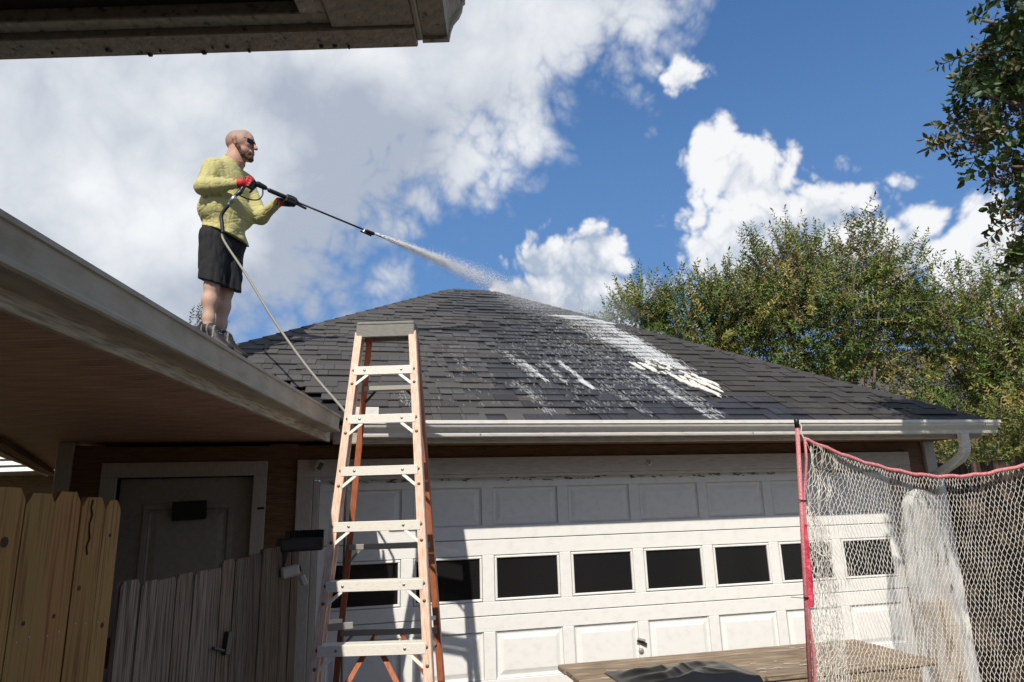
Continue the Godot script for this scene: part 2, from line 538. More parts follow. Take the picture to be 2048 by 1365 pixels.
func k_gutter() -> PackedVector2Array:      # section: x outwards, y up, from the fascia; front bottom at 0.08
	return PackedVector2Array([Vector2(0.0, 0.0), Vector2(0.076, 0.0), Vector2(0.080, 0.012), Vector2(0.080, 0.022), Vector2(0.088, 0.034), Vector2(0.102, 0.046), Vector2(0.113, 0.054), Vector2(0.118, 0.064), Vector2(0.118, 0.073), Vector2(0.127, 0.075), Vector2(0.127, 0.096), Vector2(0.112, 0.098), Vector2(0.112, 0.092), Vector2(0.121, 0.090), Vector2(0.121, 0.080), Vector2(0.111, 0.077), Vector2(0.107, 0.060), Vector2(0.095, 0.050), Vector2(0.081, 0.038), Vector2(0.074, 0.022), Vector2(0.072, 0.006), Vector2(0.004, 0.006), Vector2(0.004, 0.10), Vector2(0.0, 0.10)])

func make_garage() -> void:
	var g := thing("garage", "low garage with dark shingle hip roof, brown siding and a wide white door", "garage", GX)
	# walls with lapped siding
	var wall := obj("wall", wall_mesh(), mats.brown, g)
	for seg in [[-2.838, -2.667, GROUND, 2.37], [-1.681, -1.496, GROUND, 2.37], [3.320, 3.488, GROUND, 2.34], [-2.665, -1.683, 2.262, 2.37], [-1.494, 3.318, 2.268, 2.34]]:
		var y: float = 2.19 if seg[2] > 2.0 else seg[2]
		while y < seg[3] - 0.01:
			var y0 := maxf(y, seg[2])
			var y1 := minf(y + 0.168, seg[3])
			if y1 - y0 > 0.012:
				var prof := PackedVector2Array([Vector2(-0.020, y0), Vector2(0.0, y0), Vector2(-0.010, y1), Vector2(-0.020, y1)])
				var b := Basis(Vector3(0, 0, 1), Vector3(0, 1, 0), Vector3(-1, 0, 0))
				obj("siding_board", prism_mesh(prof, -seg[1], -seg[0], Transform3D(b, Vector3.ZERO)), mats.brown, wall)
			y += 0.17
	span("corner_board", Vector3(3.49, GROUND, -0.12), Vector3(3.592, 2.345, 0.022), mats.casing, g)
	span("corner_post", Vector3(-2.922, GROUND, -0.08), Vector3(-2.840, 2.388, 0.030), mats.casing, g)
	# eave: soffit, fascia, gutter, downspout
	span("soffit", Vector3(-1.15, 2.345, -0.02), Vector3(3.62, 2.360, 0.40), mats.brown, g)
	span("fascia", Vector3(-1.262, 2.325, 0.401), Vector3(3.66, 2.456, 0.424), mats.fascia, g)
	var gb := Basis(Vector3(0, 0, 1), Vector3(0, 1, 0), Vector3(-1, 0, 0))
	var gut := obj("gutter", prism_mesh(k_gutter(), -3.72, 1.10, Transform3D(gb, Vector3(0, 2.360, 0.425))), mats.gutter, g)
	for ux in [-0.35, 1.6]:
		obj("screw", ball(0.0045), mats.steel, gut, at(ux + 0.003, 2.372, 0.506))
	obj("seam", prism_mesh(PackedVector2Array([Vector2(0.079, -0.001), Vector2(0.082, 0.022), Vector2(0.090, 0.033), Vector2(0.115, 0.053), Vector2(0.120, 0.064), Vector2(0.1285, 0.075), Vector2(0.1285, 0.096), Vector2(0.118, 0.095), Vector2(0.116, 0.064), Vector2(0.086, 0.036)]), -0.062, -0.058, Transform3D(gb, Vector3(0, 2.360, 0.425))), mats.gutter, gut)
	var cap_poly := PackedVector2Array([Vector2(0.0, 0.0), Vector2(0.076, 0.0), Vector2(0.080, 0.022), Vector2(0.088, 0.034), Vector2(0.113, 0.054), Vector2(0.118, 0.073), Vector2(0.127, 0.075), Vector2(0.127, 0.096), Vector2(0.0, 0.096)])
	obj("end_cap", prism_mesh(cap_poly, -3.7235, -3.7205, Transform3D(gb, Vector3(0, 2.360, 0.425))), mats.gutter, gut)
	span("splash_guard", Vector3(-1.165, 2.458, 0.425), Vector3(-0.985, 2.556, 0.428), mats.gutter, gut, 0.001)
	obj("downspout", downspout(), mats.gutter, g)
	# header and jambs of the big door
	span("door_header", Vector3(-1.494, 2.148, 0.0), Vector3(3.318, 2.262, 0.032), mats.white_trim, g)
	span("header_moulding", Vector3(-1.39, 2.126, -0.02), Vector3(3.21, 2.1475, 0.020), mats.white_trim, g)
	span("door_jamb", Vector3(-1.494, GROUND, 0.0), Vector3(-1.392, 2.1475, 0.028), mats.casing, g)
	span("door_jamb", Vector3(3.212, GROUND, 0.0), Vector3(3.318, 2.1475, 0.028), mats.casing, g)
	span("door_stop", Vector3(-1.391, GROUND, -0.085), Vector3(-1.352, 2.125, -0.012), mats.casing, g)
	span("door_stop", Vector3(3.172, GROUND, -0.085), Vector3(3.211, 2.125, -0.012), mats.casing, g)
	var rosette := obj("cover_plate", tube_mesh([Vector3(0, 0, 0.031), Vector3(0, 0, 0.038), Vector3(0, 0, 0.043)], [0.024, 0.022, 0.012], 14), mats.white_trim, g, at(1.01, 2.203, 0))
	obj("screw", ball(0.007), mats.brass, rosette, at(0, 0, 0.043))
	# dried mud along the head of the door
	var mud := mb()
	for i in 170:
		var u := -1.35 + 4.5 * rng.randf()
		if sin(u * 5.0) + sin(u * 13.0 + 1.0) < -0.9:
			continue
		cb(mud, Vector3(rng.randf_range(0.008, 0.040), rng.randf_range(0.002, 0.007), 0.010), Transform3D(Basis(Vector3(0, 0, 1), rng.randf_range(-0.3, 0.3)), Vector3(u, 2.112 + rng.randf_range(-0.012, 0.010), -0.046)), 0.003)
	obj("mud_crust", done(mud), mats.crust, g).set_meta("kind", "stuff")
	make_garage_door(g)
	make_side_door(g)
	make_roof(g)

func ball(r: float, seg := 10) -> Mesh:
	var key := "ball%s" % r
	if not meshes.has(key):
		var s := SphereMesh.new()
		s.radius = r
		s.height = 2 * r
		s.radial_segments = seg
		s.rings = seg / 2
		meshes[key] = s
	return meshes[key]

func wall_mesh() -> ArrayMesh:
	var st := mb()
	for b in [[-2.838, -2.60, GROUND, 2.36, -0.16, -0.021], [-1.74, -1.393, GROUND, 2.2, -0.16, -0.021], [3.214, 3.488, GROUND, 2.2, -0.16, -0.021], [-2.599, -1.741, 2.168, 2.36, -0.16, -0.021], [-1.74, 3.488, 2.2005, 2.36, -0.16, -0.021], [3.40, 3.487, GROUND, 2.36, -5.4, -0.161], [-2.838, -2.75, GROUND, 2.36, -5.4, -0.161], [-2.838, 3.487, GROUND, 2.36, -5.5, -5.401]]:
		cb(st, Vector3(b[1] - b[0], b[3] - b[2], b[5] - b[4]), at((b[0] + b[1]) / 2, (b[2] + b[3]) / 2, (b[4] + b[5]) / 2), 0.002)
	return done(st)

func downspout() -> ArrayMesh:
	var st := mb()
	var pts := [Vector3(3.43, 2.37, 0.470), Vector3(3.43, 2.31, 0.470), Vector3(3.432, 2.255, 0.464), Vector3(3.437, 2.215, 0.440), Vector3(3.446, 2.185, 0.400), Vector3(3.462, 2.160, 0.340), Vector3(3.50, 2.115, 0.20), Vector3(3.528, 2.085, 0.105), Vector3(3.535, 2.060, 0.070), Vector3(3.538, 2.02, 0.062), Vector3(3.538, 1.2, 0.062), Vector3(3.538, 0.28, 0.062)]
	var path := curve_path(pts, 0.012)
	var rings := []
	for i in path.size():
		var d: Vector3 = (path[mini(i + 1, path.size() - 1)] - path[maxi(i - 1, 0)]).normalized()
		var x := Vector3.RIGHT
		x = (x - d * x.dot(d)).normalized()
		var y := d.cross(x)
		var bend := 1.0 if path[i].y < 2.30 and path[i].y > 2.04 else 0.2
		var k := 1.0 + 0.035 * bend * (1.0 if i % 2 == 0 else -1.0)
		var ring := []
		for c in [[-1, -0.7], [-0.7, -1], [0.7, -1], [1, -0.7], [1, 0.7], [0.7, 1], [-0.7, 1], [-1, 0.7]]:
			ring.append(path[i] + x * (0.034 * c[0] * k) + y * (0.030 * c[1] * k))
		rings.append(ring)
	for i in rings.size() - 1:
		for k in 8:
			quad_out(st, rings[i][k], rings[i][(k + 1) % 8], rings[i + 1][(k + 1) % 8], rings[i + 1][k], (path[i] + path[i + 1]) / 2.0)
	return done(st)

const DOOR_L := -1.350
const DOOR_R := 3.170
const PITCH := 0.5575

func make_garage_door(g: Node3D) -> void:
	var door := Node3D.new()
	door.name = "garage_door"
	g.add_child(door, true)
	var rows := [2.196, 1.700, 1.200, 0.700, 0.200]
	for r in 4:
		var top: float = rows[r] - 0.0025
		var bot: float = rows[r + 1] + 0.0025
		# rails and stiles of the section in one pressed sheet, the fields between them recessed
		var st := mb()
		cb(st, Vector3(DOOR_R - DOOR_L, top - bot, 0.02), at((DOOR_L + DOOR_R) / 2, (top + bot) / 2, -0.078), 0.001)
		var pt: float = (1.999 if r == 0 else top - 0.098)
		var pb: float = bot + 0.098
		if r == 0:
			pb = 1.795
			pt = 2.055
		if r == 1:
			pt = 1.595
			pb = 1.290
		cb(st, Vector3(DOOR_R - DOOR_L, top - pt, 0.018), at((DOOR_L + DOOR_R) / 2, (top + pt) / 2, -0.059), 0.003)
		cb(st, Vector3(DOOR_R - DOOR_L, pb - bot, 0.018), at((DOOR_L + DOOR_R) / 2, (pb + bot) / 2, -0.059), 0.003)
		var left := DOOR_L
		for k in 9:
			var x0 := -1.262 + PITCH * k - 0.018
			var right := x0 if k < 8 else DOOR_R
			cb(st, Vector3(right - left, pt - pb, 0.018), at((left + right) / 2, (pt + pb) / 2, -0.059), 0.003)
			left = x0 + 0.476
		obj("door_section", done(st), mats.white_paint, door)
		for k in 8:
			var x0 := -1.262 + PITCH * k - 0.018
			if r == 1:
				var fr := mb()
				var lo := Vector2(x0, pb)
				var hi := Vector2(x0 + 0.476, pt)
				ring_frame(fr, lo + Vector2(0.004, 0.005), hi - Vector2(0.004, 0.005), 0.016, -0.066, -0.046)
				obj("window_frame", done(fr), mats.white_paint, door)
				obj("pane", cbox(Vector3(0.436, pt - pb - 0.042, 0.004), 0.0), mats.glass_dark, door, at(x0 + 0.238, (pb + pt) / 2, -0.0625))
			else:
				obj("panel", raised_panel(0.470, pt - pb - 0.006), mats.white_paint, door, at(x0 + 0.238, (pb + pt) / 2, -0.0678))
	span("bottom_seal", Vector3(DOOR_L, GROUND, -0.088), Vector3(DOOR_R, 0.2, -0.066), mats.black_plastic, door)
	# twisted handle and lock
	obj("handle", bar_mesh(Vector3(0.850, 0.988, -0.030), Vector3(0.905, 0.972, -0.026), 0.016, 0.012), mats.tin, door)
	obj("handle_plate", bar_mesh(Vector3(0.850, 0.975, -0.042), Vector3(0.918, 0.945, -0.036), 0.018, 0.010), mats.black_metal, door)
	obj("lock_cylinder", tube_mesh([Vector3(0.877, 0.905, -0.051), Vector3(0.877, 0.905, -0.040), Vector3(0.877, 0.905, -0.037)], [0.018, 0.017, 0.012], 14), mats.tin, door)

func ring_frame(st: SurfaceTool, lo: Vector2, hi: Vector2, w: float, z0: float, z1: float) -> void:
	cb(st, Vector3(hi.x - lo.x, w, z1 - z0), at((lo.x + hi.x) / 2, hi.y - w / 2, (z0 + z1) / 2), 0.004)
	cb(st, Vector3(hi.x - lo.x, w, z1 - z0), at((lo.x + hi.x) / 2, lo.y + w / 2, (z0 + z1) / 2), 0.004)
	cb(st, Vector3(w, hi.y - lo.y - 2 * w, z1 - z0), at(lo.x + w / 2, (lo.y + hi.y) / 2, (z0 + z1) / 2), 0.004)
	cb(st, Vector3(w, hi.y - lo.y - 2 * w, z1 - z0), at(hi.x - w / 2, (lo.y + hi.y) / 2, (z0 + z1) / 2), 0.004)

func raised_panel(w: float, h: float) -> ArrayMesh:
	var key := "panel%s%s" % [w, h]
	if meshes.has(key):
		return meshes[key]
	var st := mb()
	var steps := [[0.0, 0.0135], [0.010, 0.004], [0.020, 0.0035], [0.048, 0.0135], [0.052, 0.014]]
	for i in steps.size() - 1:
		var a: float = steps[i][0]
		var b: float = steps[i + 1][0]
		var za: float = steps[i][1]
		var zb: float = steps[i + 1][1]
		for s in 4:
			var ca := [Vector2(-1, -1), Vector2(1, -1), Vector2(1, 1), Vector2(-1, 1)]
			var p: Vector2 = ca[s]
			var q: Vector2 = ca[(s + 1) % 4]
			var ha := Vector2(w / 2 - a, h / 2 - a)
			var hb := Vector2(w / 2 - b, h / 2 - b)
			quad_n(st, Vector3(p.x * ha.x, p.y * ha.y, za), Vector3(q.x * ha.x, q.y * ha.y, za), Vector3(q.x * hb.x, q.y * hb.y, zb), Vector3(p.x * hb.x, p.y * hb.y, zb), Vector3(0, 0, 1))
	var x := w / 2 - 0.052
	var y := h / 2 - 0.052
	quad_n(st, Vector3(-x, -y, 0.014), Vector3(x, -y, 0.014), Vector3(x, y, 0.014), Vector3(-x, y, 0.014), Vector3(0, 0, 1))
	meshes[key] = done(st)
	return meshes[key]

func make_side_door(g: Node3D) -> void:
	span("side_casing", Vector3(-2.665, 2.166, 0.0), Vector3(-1.683, 2.258, 0.024), mats.casing, g)
	span("side_casing", Vector3(-2.665, GROUND, 0.0), Vector3(-2.574, 2.1655, 0.022), mats.casing, g)
	span("side_casing", Vector3(-1.766, GROUND, 0.0), Vector3(-1.683, 2.1655, 0.022), mats.casing, g)
	var d := span("side_door", Vector3(-2.572, GROUND + 0.02, -0.10), Vector3(-1.768, 2.160, -0.058), mats.door_grey, g)
	var c := d.position
	for p in [[1.215, 2.000], [0.42, 1.06]]:
		var fr := mb()
		ring_frame(fr, Vector2(-2.424, p[0]) - Vector2(c.x, c.y), Vector2(-1.884, p[1]) - Vector2(c.x, c.y), 0.034, 0.021, 0.033)
		obj("panel_moulding", done(fr), mats.door_grey, d)
		obj("panel", raised_panel(0.46, p[1] - p[0] - 0.08), mats.door_grey, d, at(-2.154 - c.x, (p[0] + p[1]) / 2 - c.y, 0.018))
	obj("door_hinge", bar_mesh(Vector3(-1.732, 1.955, 0.024), Vector3(-1.688, 1.957, 0.024), 0.014, 0.006, Vector3.UP), mats.black_metal, g)

# ---- roof
func valley_u(t: float) -> float:
	return -1.02 - 1.10 * t

func make_roof(g: Node3D) -> void:
	var FL := Vector3(-3.31, EAVE_Y - 0.01, 0.47)
	var FR := Vector3(3.68, EAVE_Y - 0.01, 0.47)
	var run := 3.19
	var AL := FL + Vector3(run, run * SL, -run)
	var AR := FR + Vector3(-run, run * SL, -run)
	var BL := FL + Vector3(0, 0, -2 * run)
	var BR := FR + Vector3(0, 0, -2 * run)
	var st := mb()
	var mid := (FL + BR) / 2.0
	quad_out(st, FL, FR, AR, AL, mid)
	tri_out(st, FR, BR, AR, mid)
	quad_out(st, BR, BL, AL, AR, mid)
	tri_out(st, BL, FL, AL, mid)
	quad_out(st, FL, FR, BR, BL, mid + Vector3.UP)
	var roof := obj("roof", done(st), mats.felt, g)
	var up := Vector3(0, SL, -1) / SK
	var nn := Vector3(0, 1, SL) / SK
	var SX := Transform3D(Basis(Vector3.RIGHT, up, nn), Vector3(0, EAVE_Y, 0.485))
	var ex := 0.1160
	var wn := nz(77, 1.4, 3)
	var tilt := Basis(Vector3.RIGHT, -0.064)
	var y := -0.012
	while y < run * SK - 0.02:
		var t := maxf((y + 0.02) / SK, 0.0)
		var te := (y + 0.132) / SK
		var l := maxf(-3.31 + te, valley_u(t))
		var r := 3.68 - te
		var x := l
		var w := rng.randf_range(0.35, 0.95)
		while x < r - 0.01:
			if x + w > r - 0.12:
				w = r - x
			shingle(roof, SX, tilt, x, y, w, ex, wn)
			x += w
			w = 0.92
		y += ex
	# hip and ridge caps
	hip_caps(roof, FL + Vector3(0, 0.018, 0), AL + Vector3(0, 0.018, 0), Vector3(0, SL, -1).cross(Vector3(1, 0, 0)), mats.shingle_dry, 0.36, Vector3(1, 0, 0), Vector3(0, 0, -1))
	hip_caps(roof, FR + Vector3(0, 0.018, 0), AR + Vector3(0, 0.018, 0), Vector3.ZERO, mats.shingle_brown, 0.0, Vector3(-1, 0, 0), Vector3(0, 0, -1))
	hip_caps(roof, AL + Vector3(0.0, 0.022, 0), AR + Vector3(0.0, 0.022, 0), Vector3.ZERO, mats.shingle_dry, 0.0, Vector3(0, -SL, 1), Vector3(0, -SL, -1))

# how wet the slope is at u, y: 0 dry .. 1 wet
func wetness(u: float, y: float, wn: FastNoiseLite) -> float:
	return smoothstep(-0.55, 0.30, u + wn.get_noise_2d(u, y) * 0.8) * (1.0 - smoothstep(1.75, 2.25, u + y * 0.40 + wn.get_noise_2d(u + 9.0, y) * 0.5))

# one laminated shingle strip: a thin base with teeth of random width on top
func shingle(roof: Node3D, SX: Transform3D, tilt: Basis, x: float, y: float, w: float, ex: float, wn: FastNoiseLite) -> void:
	var st := mb()
	var tone := func(u: float) -> void:
		var v := rng.randf_range(0.80, 1.16) if rng.randf() < 0.85 else rng.randf_range(0.65, 1.32)
		var wet := wetness(u, y, wn)
		var c := Vector3(0.86, 0.85, 0.84)
		if u + y * 0.3 > 1.3:
			c = c.lerp(Vector3(0.56, 0.53, 0.51), smoothstep(1.3, 2.0, u + y * 0.3))
		c = c.lerp(Vector3(0.38, 0.39, 0.43), clampf(wet * 1.2 - 0.1, 0.0, 1.0)) * v
		st.set_color(Color(c.x, c.y, c.z))
	tone.call(x + w / 2)
	cb(st, Vector3(w - 0.002, ex + 0.030, 0.0055), at(0, ex / 2 + 0.012, 0), 0.0)
	var a := -w / 2
	while a < w / 2 - 0.02:
		var tw := minf(rng.randf_range(0.055, 0.19), w / 2 - a)
		if rng.randf() < 0.62:
			tone.call(x + w / 2 + a + tw / 2)
			var skew := rng.randf_range(-0.005, 0.005)
			cb(st, Vector3(tw - 0.003, ex + 0.012, 0.0055 + rng.randf_range(0.0, 0.0025)), Transform3D(Basis(Vector3(0, 0, 1), skew), Vector3(a + tw / 2, ex / 2 - 0.002 + rng.randf_range(-0.003, 0.002), 0.0058)), 0.0)
		a += tw
	var m: Material = mats.roof_wet if wetness(x + w / 2, y, wn) > 0.5 else mats.roof_dry
	obj("shingle", done(st), m, roof, SX * Transform3D(tilt, Vector3(x + w / 2, y, 0.0120 + rng.randf_range(-0.0008, 0.0012))))

# caps folded over an edge from a to b; da and db point along the two slopes
func hip_caps(roof: Node3D, a: Vector3, b: Vector3, _n: Vector3, set: Array, skip: float, da: Vector3, db: Vector3) -> void:
	var ax := (b - a).normalized()
	var l := a.distance_to(b)
	var out := []
	for d in [da, db]:
		var v: Vector3 = (d - ax * d.dot(ax)).normalized()
		out.append(v)
	var upv := Vector3.UP
	upv = (upv - ax * upv.dot(ax)).normalized()
	var s := l * skip
	var wdt := 0.135
	while s < l:
		var e := minf(s + 0.185, l + 0.02)
		var st := mb()
		var ring := []
		for k in 2:
			var p := a + ax * (s if k == 0 else e) + upv * (0.013 if k == 0 else 0.004)
			var j := rng.randf_range(-0.004, 0.004)
			ring.append([p + out[0] * (wdt + j), p + upv * 0.006, p + out[1] * (wdt + j), p + out[1] * (wdt + j) - upv * 0.012, p - upv * 0.008, p + out[0] * (wdt + j) - upv * 0.012])
		var c: Vector3 = a + ax * (s + e) / 2.0
		for q in [[0, 1, 0.5], [1, 2, 0.5]]:
			quad_n(st, ring[0][q[0]], ring[0][q[1]], ring[1][q[1]], ring[1][q[0]], upv)
		quad_out(st, ring[0][0], ring[0][5], ring[1][5], ring[1][0], c)
		quad_out(st, ring[0][2], ring[0][3], ring[1][3], ring[1][2], c)
		quad_n(st, ring[0][0], ring[0][1], ring[0][4], ring[0][5], -ax)
		quad_n(st, ring[0][1], ring[0][2], ring[0][3], ring[0][4], -ax)
		quad_n(st, ring[0][5], ring[0][4], ring[1][4], ring[1][5], -upv)
		quad_n(st, ring[0][4], ring[0][3], ring[1][3], ring[1][4], -upv)
		obj("hip_cap", done(st), set[rng.randi() % set.size()], roof)
		s += 0.143

# ---------------------------------------------------------------- porch roof on the left
func make_porch() -> void:
	var p := thing("porch_roof", "low porch roof on the left with brown soffit, beige fascia and gutter", "porch roof", PX)
	var prof := PackedVector2Array([Vector2(0.0, 0.0), Vector2(0.082, 0.0), Vector2(0.089, 0.004), Vector2(0.090, 0.013), Vector2(0.083, 0.019), Vector2(0.080, 0.024), Vector2(0.084, 0.070), Vector2(0.0845, 0.083), Vector2(0.091, 0.085), Vector2(0.091, 0.097), Vector2(0.076, 0.098), Vector2(0.076, 0.092), Vector2(0.080, 0.088), Vector2(0.074, 0.024), Vector2(0.076, 0.006), Vector2(0.004, 0.006), Vector2(0.004, 0.09), Vector2(0.0, 0.09)])
	obj("gutter", prism_mesh(prof, -3.935, 2.4, at(-0.091, 2.366, 0)), mats.porch_gutter, p)
	span("fascia", Vector3(-0.116, 2.325, -4.070), Vector3(-0.0915, 2.462, 2.4), mats.porch_fascia, p)
	# soffit: plywood sheets laid side by side
	var inv := PX.affine_inverse()
	var edges := [2.4, 1.18, -0.04, -1.26, -2.48, -3.70, -4.92, -6.2, -7.4]
	for i in edges.size() - 1:
		var z0: float = edges[i] - 0.0015
		var z1: float = edges[i + 1] + 0.0015
		var st := mb()
		var poly := []
		for z in [z0, z1]:
			poly.append(soffit_left(z))
		var a := Vector3(-0.1165, 2.392, z0)
		var b := Vector3(-0.1165, 2.392, z1)
		var c := Vector3(poly[1], 2.392, z1)
		var d := Vector3(poly[0], 2.392, z0)
		quad_n(st, a, b, c, d, Vector3.DOWN)
		var u := Vector3(0, 0.012, 0)
		quad_n(st, a + u, b + u, c + u, d + u, Vector3.UP)
		quad_n(st, a, b, b + u, a + u, Vector3.RIGHT)
		quad_n(st, c, d, d + u, c + u, Vector3.LEFT)
		quad_n(st, a, d, d + u, a + u, Vector3(0, 0, 1))
		quad_n(st, b, c, c + u, b + u, Vector3(0, 0, -1))
		obj("soffit_panel", done(st), mats.soffit, p)
	# roof slab
	var st2 := mb()
	var s := 0.60
	var e0 := Vector3(-0.030, 2.468, 2.5)
	var e1 := Vector3(-0.030, 2.468, -6.6)
	var r0 := Vector3(-3.03, 2.468 + 3.0 * s, 2.5)
	var r1 := Vector3(-3.03, 2.468 + 3.0 * s, -6.6)
	var f0 := Vector3(-5.6, 2.468 + 0.43 * s, 2.5)
	var f1 := Vector3(-5.6, 2.468 + 0.43 * s, -6.6)
	var cc := Vector3(-2.5, 2.7, -2)
	quad_out(st2, e0, e1, r1, r0, cc)
	quad_out(st2, r0, r1, f1, f0, cc)
	var dn := Vector3(0, -0.012, 0)
	quad_out(st2, e0, e1, e1 + dn, e0 + dn, cc)
	quad_out(st2, e0 + dn, e1 + dn, f1 + dn, f0 + dn, cc + Vector3(0, 0.6, 0))
	quad_out(st2, e0, r0, r0 + dn, e0 + dn, cc)
	tri_out(st2, e1, r1, f1, cc)
	tri_out(st2, e0, r0, f0, cc)
	obj("roof", done(st2), mats.shingle_dry[0], p)
	span("edge_beam", Vector3(-0.06, 2.351, -2.7), Vector3(0.0, 2.391, 0.6), mats.brown, p).transform = Transform3D(Basis(Vector3.UP, atan2(1.176, 2.29)), inv * Vector3(-3.73, 2.371, -5.25))
	var tr := span("edge_trim", Vector3(-0.02, 2.345, -2.7), Vector3(0.0, 2.372, 0.6), mats.white_trim, p)
	tr.transform = Transform3D(Basis(Vector3.UP, atan2(1.176, 2.29)), inv * Vector3(-3.79, 2.362, -5.24))

func soffit_left(z: float) -> float:
	if z > -3.9:
		return -4.2
	return -2.17 - 0.5 * (-z - 3.9) if z > -6.0 else -3.25

# ---------------------------------------------------------------- the eave overhead, close to the camera
func make_near_eave() -> void:
	var e := thing("near_eave", "dirty beige eave corner with gutter end hanging in from the top left", "eave")
	span("front_board", Vector3(-2.6, 2.700, -1.034), Vector3(-0.150, 2.87, -0.983), mats.near_paint, e, 0.002)
	span("trim_strip", Vector3(-2.6, 2.712, -0.982), Vector3(-0.292, 2.76, -0.955), mats.near_strip, e, 0.002)
	span("side_trim", Vector3(-0.336, 2.709, -0.954), Vector3(-0.292, 2.76, 1.6), mats.near_strip, e, 0.002)
	span("overhang_board", Vector3(-0.290, 2.7035, -0.982), Vector3(-0.150, 2.745, 1.6), mats.near_paint, e, 0.002)
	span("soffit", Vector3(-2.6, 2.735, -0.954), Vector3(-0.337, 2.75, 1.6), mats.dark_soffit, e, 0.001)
	span("fascia", Vector3(-0.1495, 2.7015, -1.02), Vector3(-0.140, 2.87, 1.6), mats.near_paint, e, 0.002)
	var prof := k_gutter()
	var g := obj("gutter", prism_mesh(prof, -1.022, 1.6, Transform3D(Basis.from_scale(Vector3(0.56, 1.0, 1.0)), Vector3(-0.139, 2.712, 0))), mats.near_paint, e)
	var cap := PackedVector2Array([Vector2(-0.004, -0.006), Vector2(0.080, -0.006), Vector2(0.086, 0.014), Vector2(0.094, 0.028), Vector2(0.112, 0.042), Vector2(0.122, 0.055), Vector2(0.125, 0.068), Vector2(0.132, 0.072), Vector2(0.132, 0.100), Vector2(0.120, 0.092), Vector2(0.104, 0.098), Vector2(-0.004, 0.098)])
	obj("end_cap", prism_mesh(cap, -1.031, -1.0222, Transform3D(Basis.from_scale(Vector3(0.56, 1.0, 1.0)), Vector3(-0.139, 2.712, 0))), mats.near_strip, g)
	# roof deck above
	var st := mb()
	var a := Vector3(-0.06, 2.815, -1.05)
	var b := Vector3(-0.06, 2.815, 1.6)
	var c := Vector3(-2.6, 3.6, 1.6)
	var d := Vector3(-2.6, 3.6, -1.05)
	var u := Vector3(0, 0.03, 0)
	var m := (a + c) / 2.0 + u / 2.0
	quad_out(st, a, b, c, d, m)
	quad_out(st, a + u, b + u, c + u, d + u, m)
	quad_out(st, a, b, b + u, a + u, m)
	quad_out(st, a, d, d + u, a + u, m)
	obj("roof", done(st), mats.shingle_dry[1], e)
	span("gable_board", Vector3(-2.6, 2.871, -1.03), Vector3(-0.5, 2.95, -1.0), mats.near_paint, e)
	# drops and crumbs of dirt along the lower edge
	var dst := mb()
	for i in 14:
		var x := rng.randf_range(-0.9, -0.2)
		cb(dst, Vector3(rng.randf_range(0.003, 0.009), rng.randf_range(0.003, 0.007), 0.006), at(x, 2.698, -1.031 + rng.randf_range(0, 0.02)), 0.0015)
	obj("dirt", done(dst), mats.crust, e).set_meta("kind", "stuff")

# ---------------------------------------------------------------- what stands beyond
func make_far_buildings() -> void:
	var b := thing("slatted_awning_house", "brown house wall under a sunlit white slatted awning behind the porch", "house")
	span("wall", Vector3(-9.5, GROUND, -9.0), Vector3(-4.4, 2.50, -8.7), mats.brown, b)
	for i in 8:
		var y := 2.50 + i * 0.075
		obj("slat", cbox(Vector3(5.2, 0.052, 0.012), 0.002), mats.white_paint, b, Transform3D(Basis(Vector3.RIGHT, -0.35), Vector3(-7.0, y + 0.03, -8.0)))
	span("awning_back", Vector3(-9.5, 2.501, -9.0), Vector3(-4.4, 3.2, -8.04), mats.tin, b)
	# the house behind the camera that the near eave belongs to,
	var m := thing("main_house", "single-storey brown house behind the camera under the near eave", "house")
	span("wall", Vector3(-9.0, GROUND - 0.01, 1.61), Vector3(7.0, 2.75, 1.9), mats.brown, m)
	var rs := mb()
	prism(rs, PackedVector2Array([Vector2(1.2, 2.76), Vector2(8.8, 2.76), Vector2(5.0, 4.6)]), -7.4, 9.4, Transform3D(Basis(Vector3(0, 0, 1), Vector3(0, 1, 0), Vector3(-1, 0, 0)), Vector3.ZERO))
	obj("roof", done(rs), mats.shingle_dry[0], m)
	var n := thing("neighbour_house", "grey house with dark shingle roof glimpsed through the trees on the right", "house")
	span("wall", Vector3(8.5, GROUND, -19.0), Vector3(15.0, 3.3, -15.5), mats.casing, n)
	var st := mb()
	prism(st, PackedVector2Array([Vector2(-19.4, 3.2), Vector2(-15.0, 3.2), Vector2(-17.2, 5.6)]), -15.4, -8.1, Transform3D(Basis(Vector3(0, 0, 1), Vector3(0, 1, 0), Vector3(-1, 0, 0)), Vector3.ZERO))
	obj("roof", done(st), mats.shingle_dry[2], n)

# ---------------------------------------------------------------- trees
func leaf_tris(st: SurfaceTool, base: Vector3, dir: Vector3, nrm: Vector3, l: float, w: float, fine: bool) -> void:
	var side := dir.cross(nrm).normalized()
	nrm = side.cross(dir).normalized()
	var tip := base + dir * l - nrm * l * 0.12
	var m1 := base + dir * l * 0.45 - nrm * 0.02 * l
	var lft := base + dir * l * 0.42 + side * w * 0.5 + nrm * w * 0.16
	var rgt := base + dir * l * 0.42 - side * w * 0.5 + nrm * w * 0.16
	if fine:
		var l2 := base + dir * l * 0.74 + side * w * 0.36 + nrm * w * 0.06
		var r2 := base + dir * l * 0.74 - side * w * 0.36 + nrm * w * 0.06
		quad_n(st, base, lft, m1, m1, nrm)
		quad_n(st, base, m1, rgt, rgt, nrm)
		quad_n(st, m1, lft, l2, tip, nrm)
		quad_n(st, m1, tip, r2, rgt, nrm)
	else:
		quad_n(st, base, lft, tip, m1, nrm)
		quad_n(st, base, m1, tip, rgt, nrm)

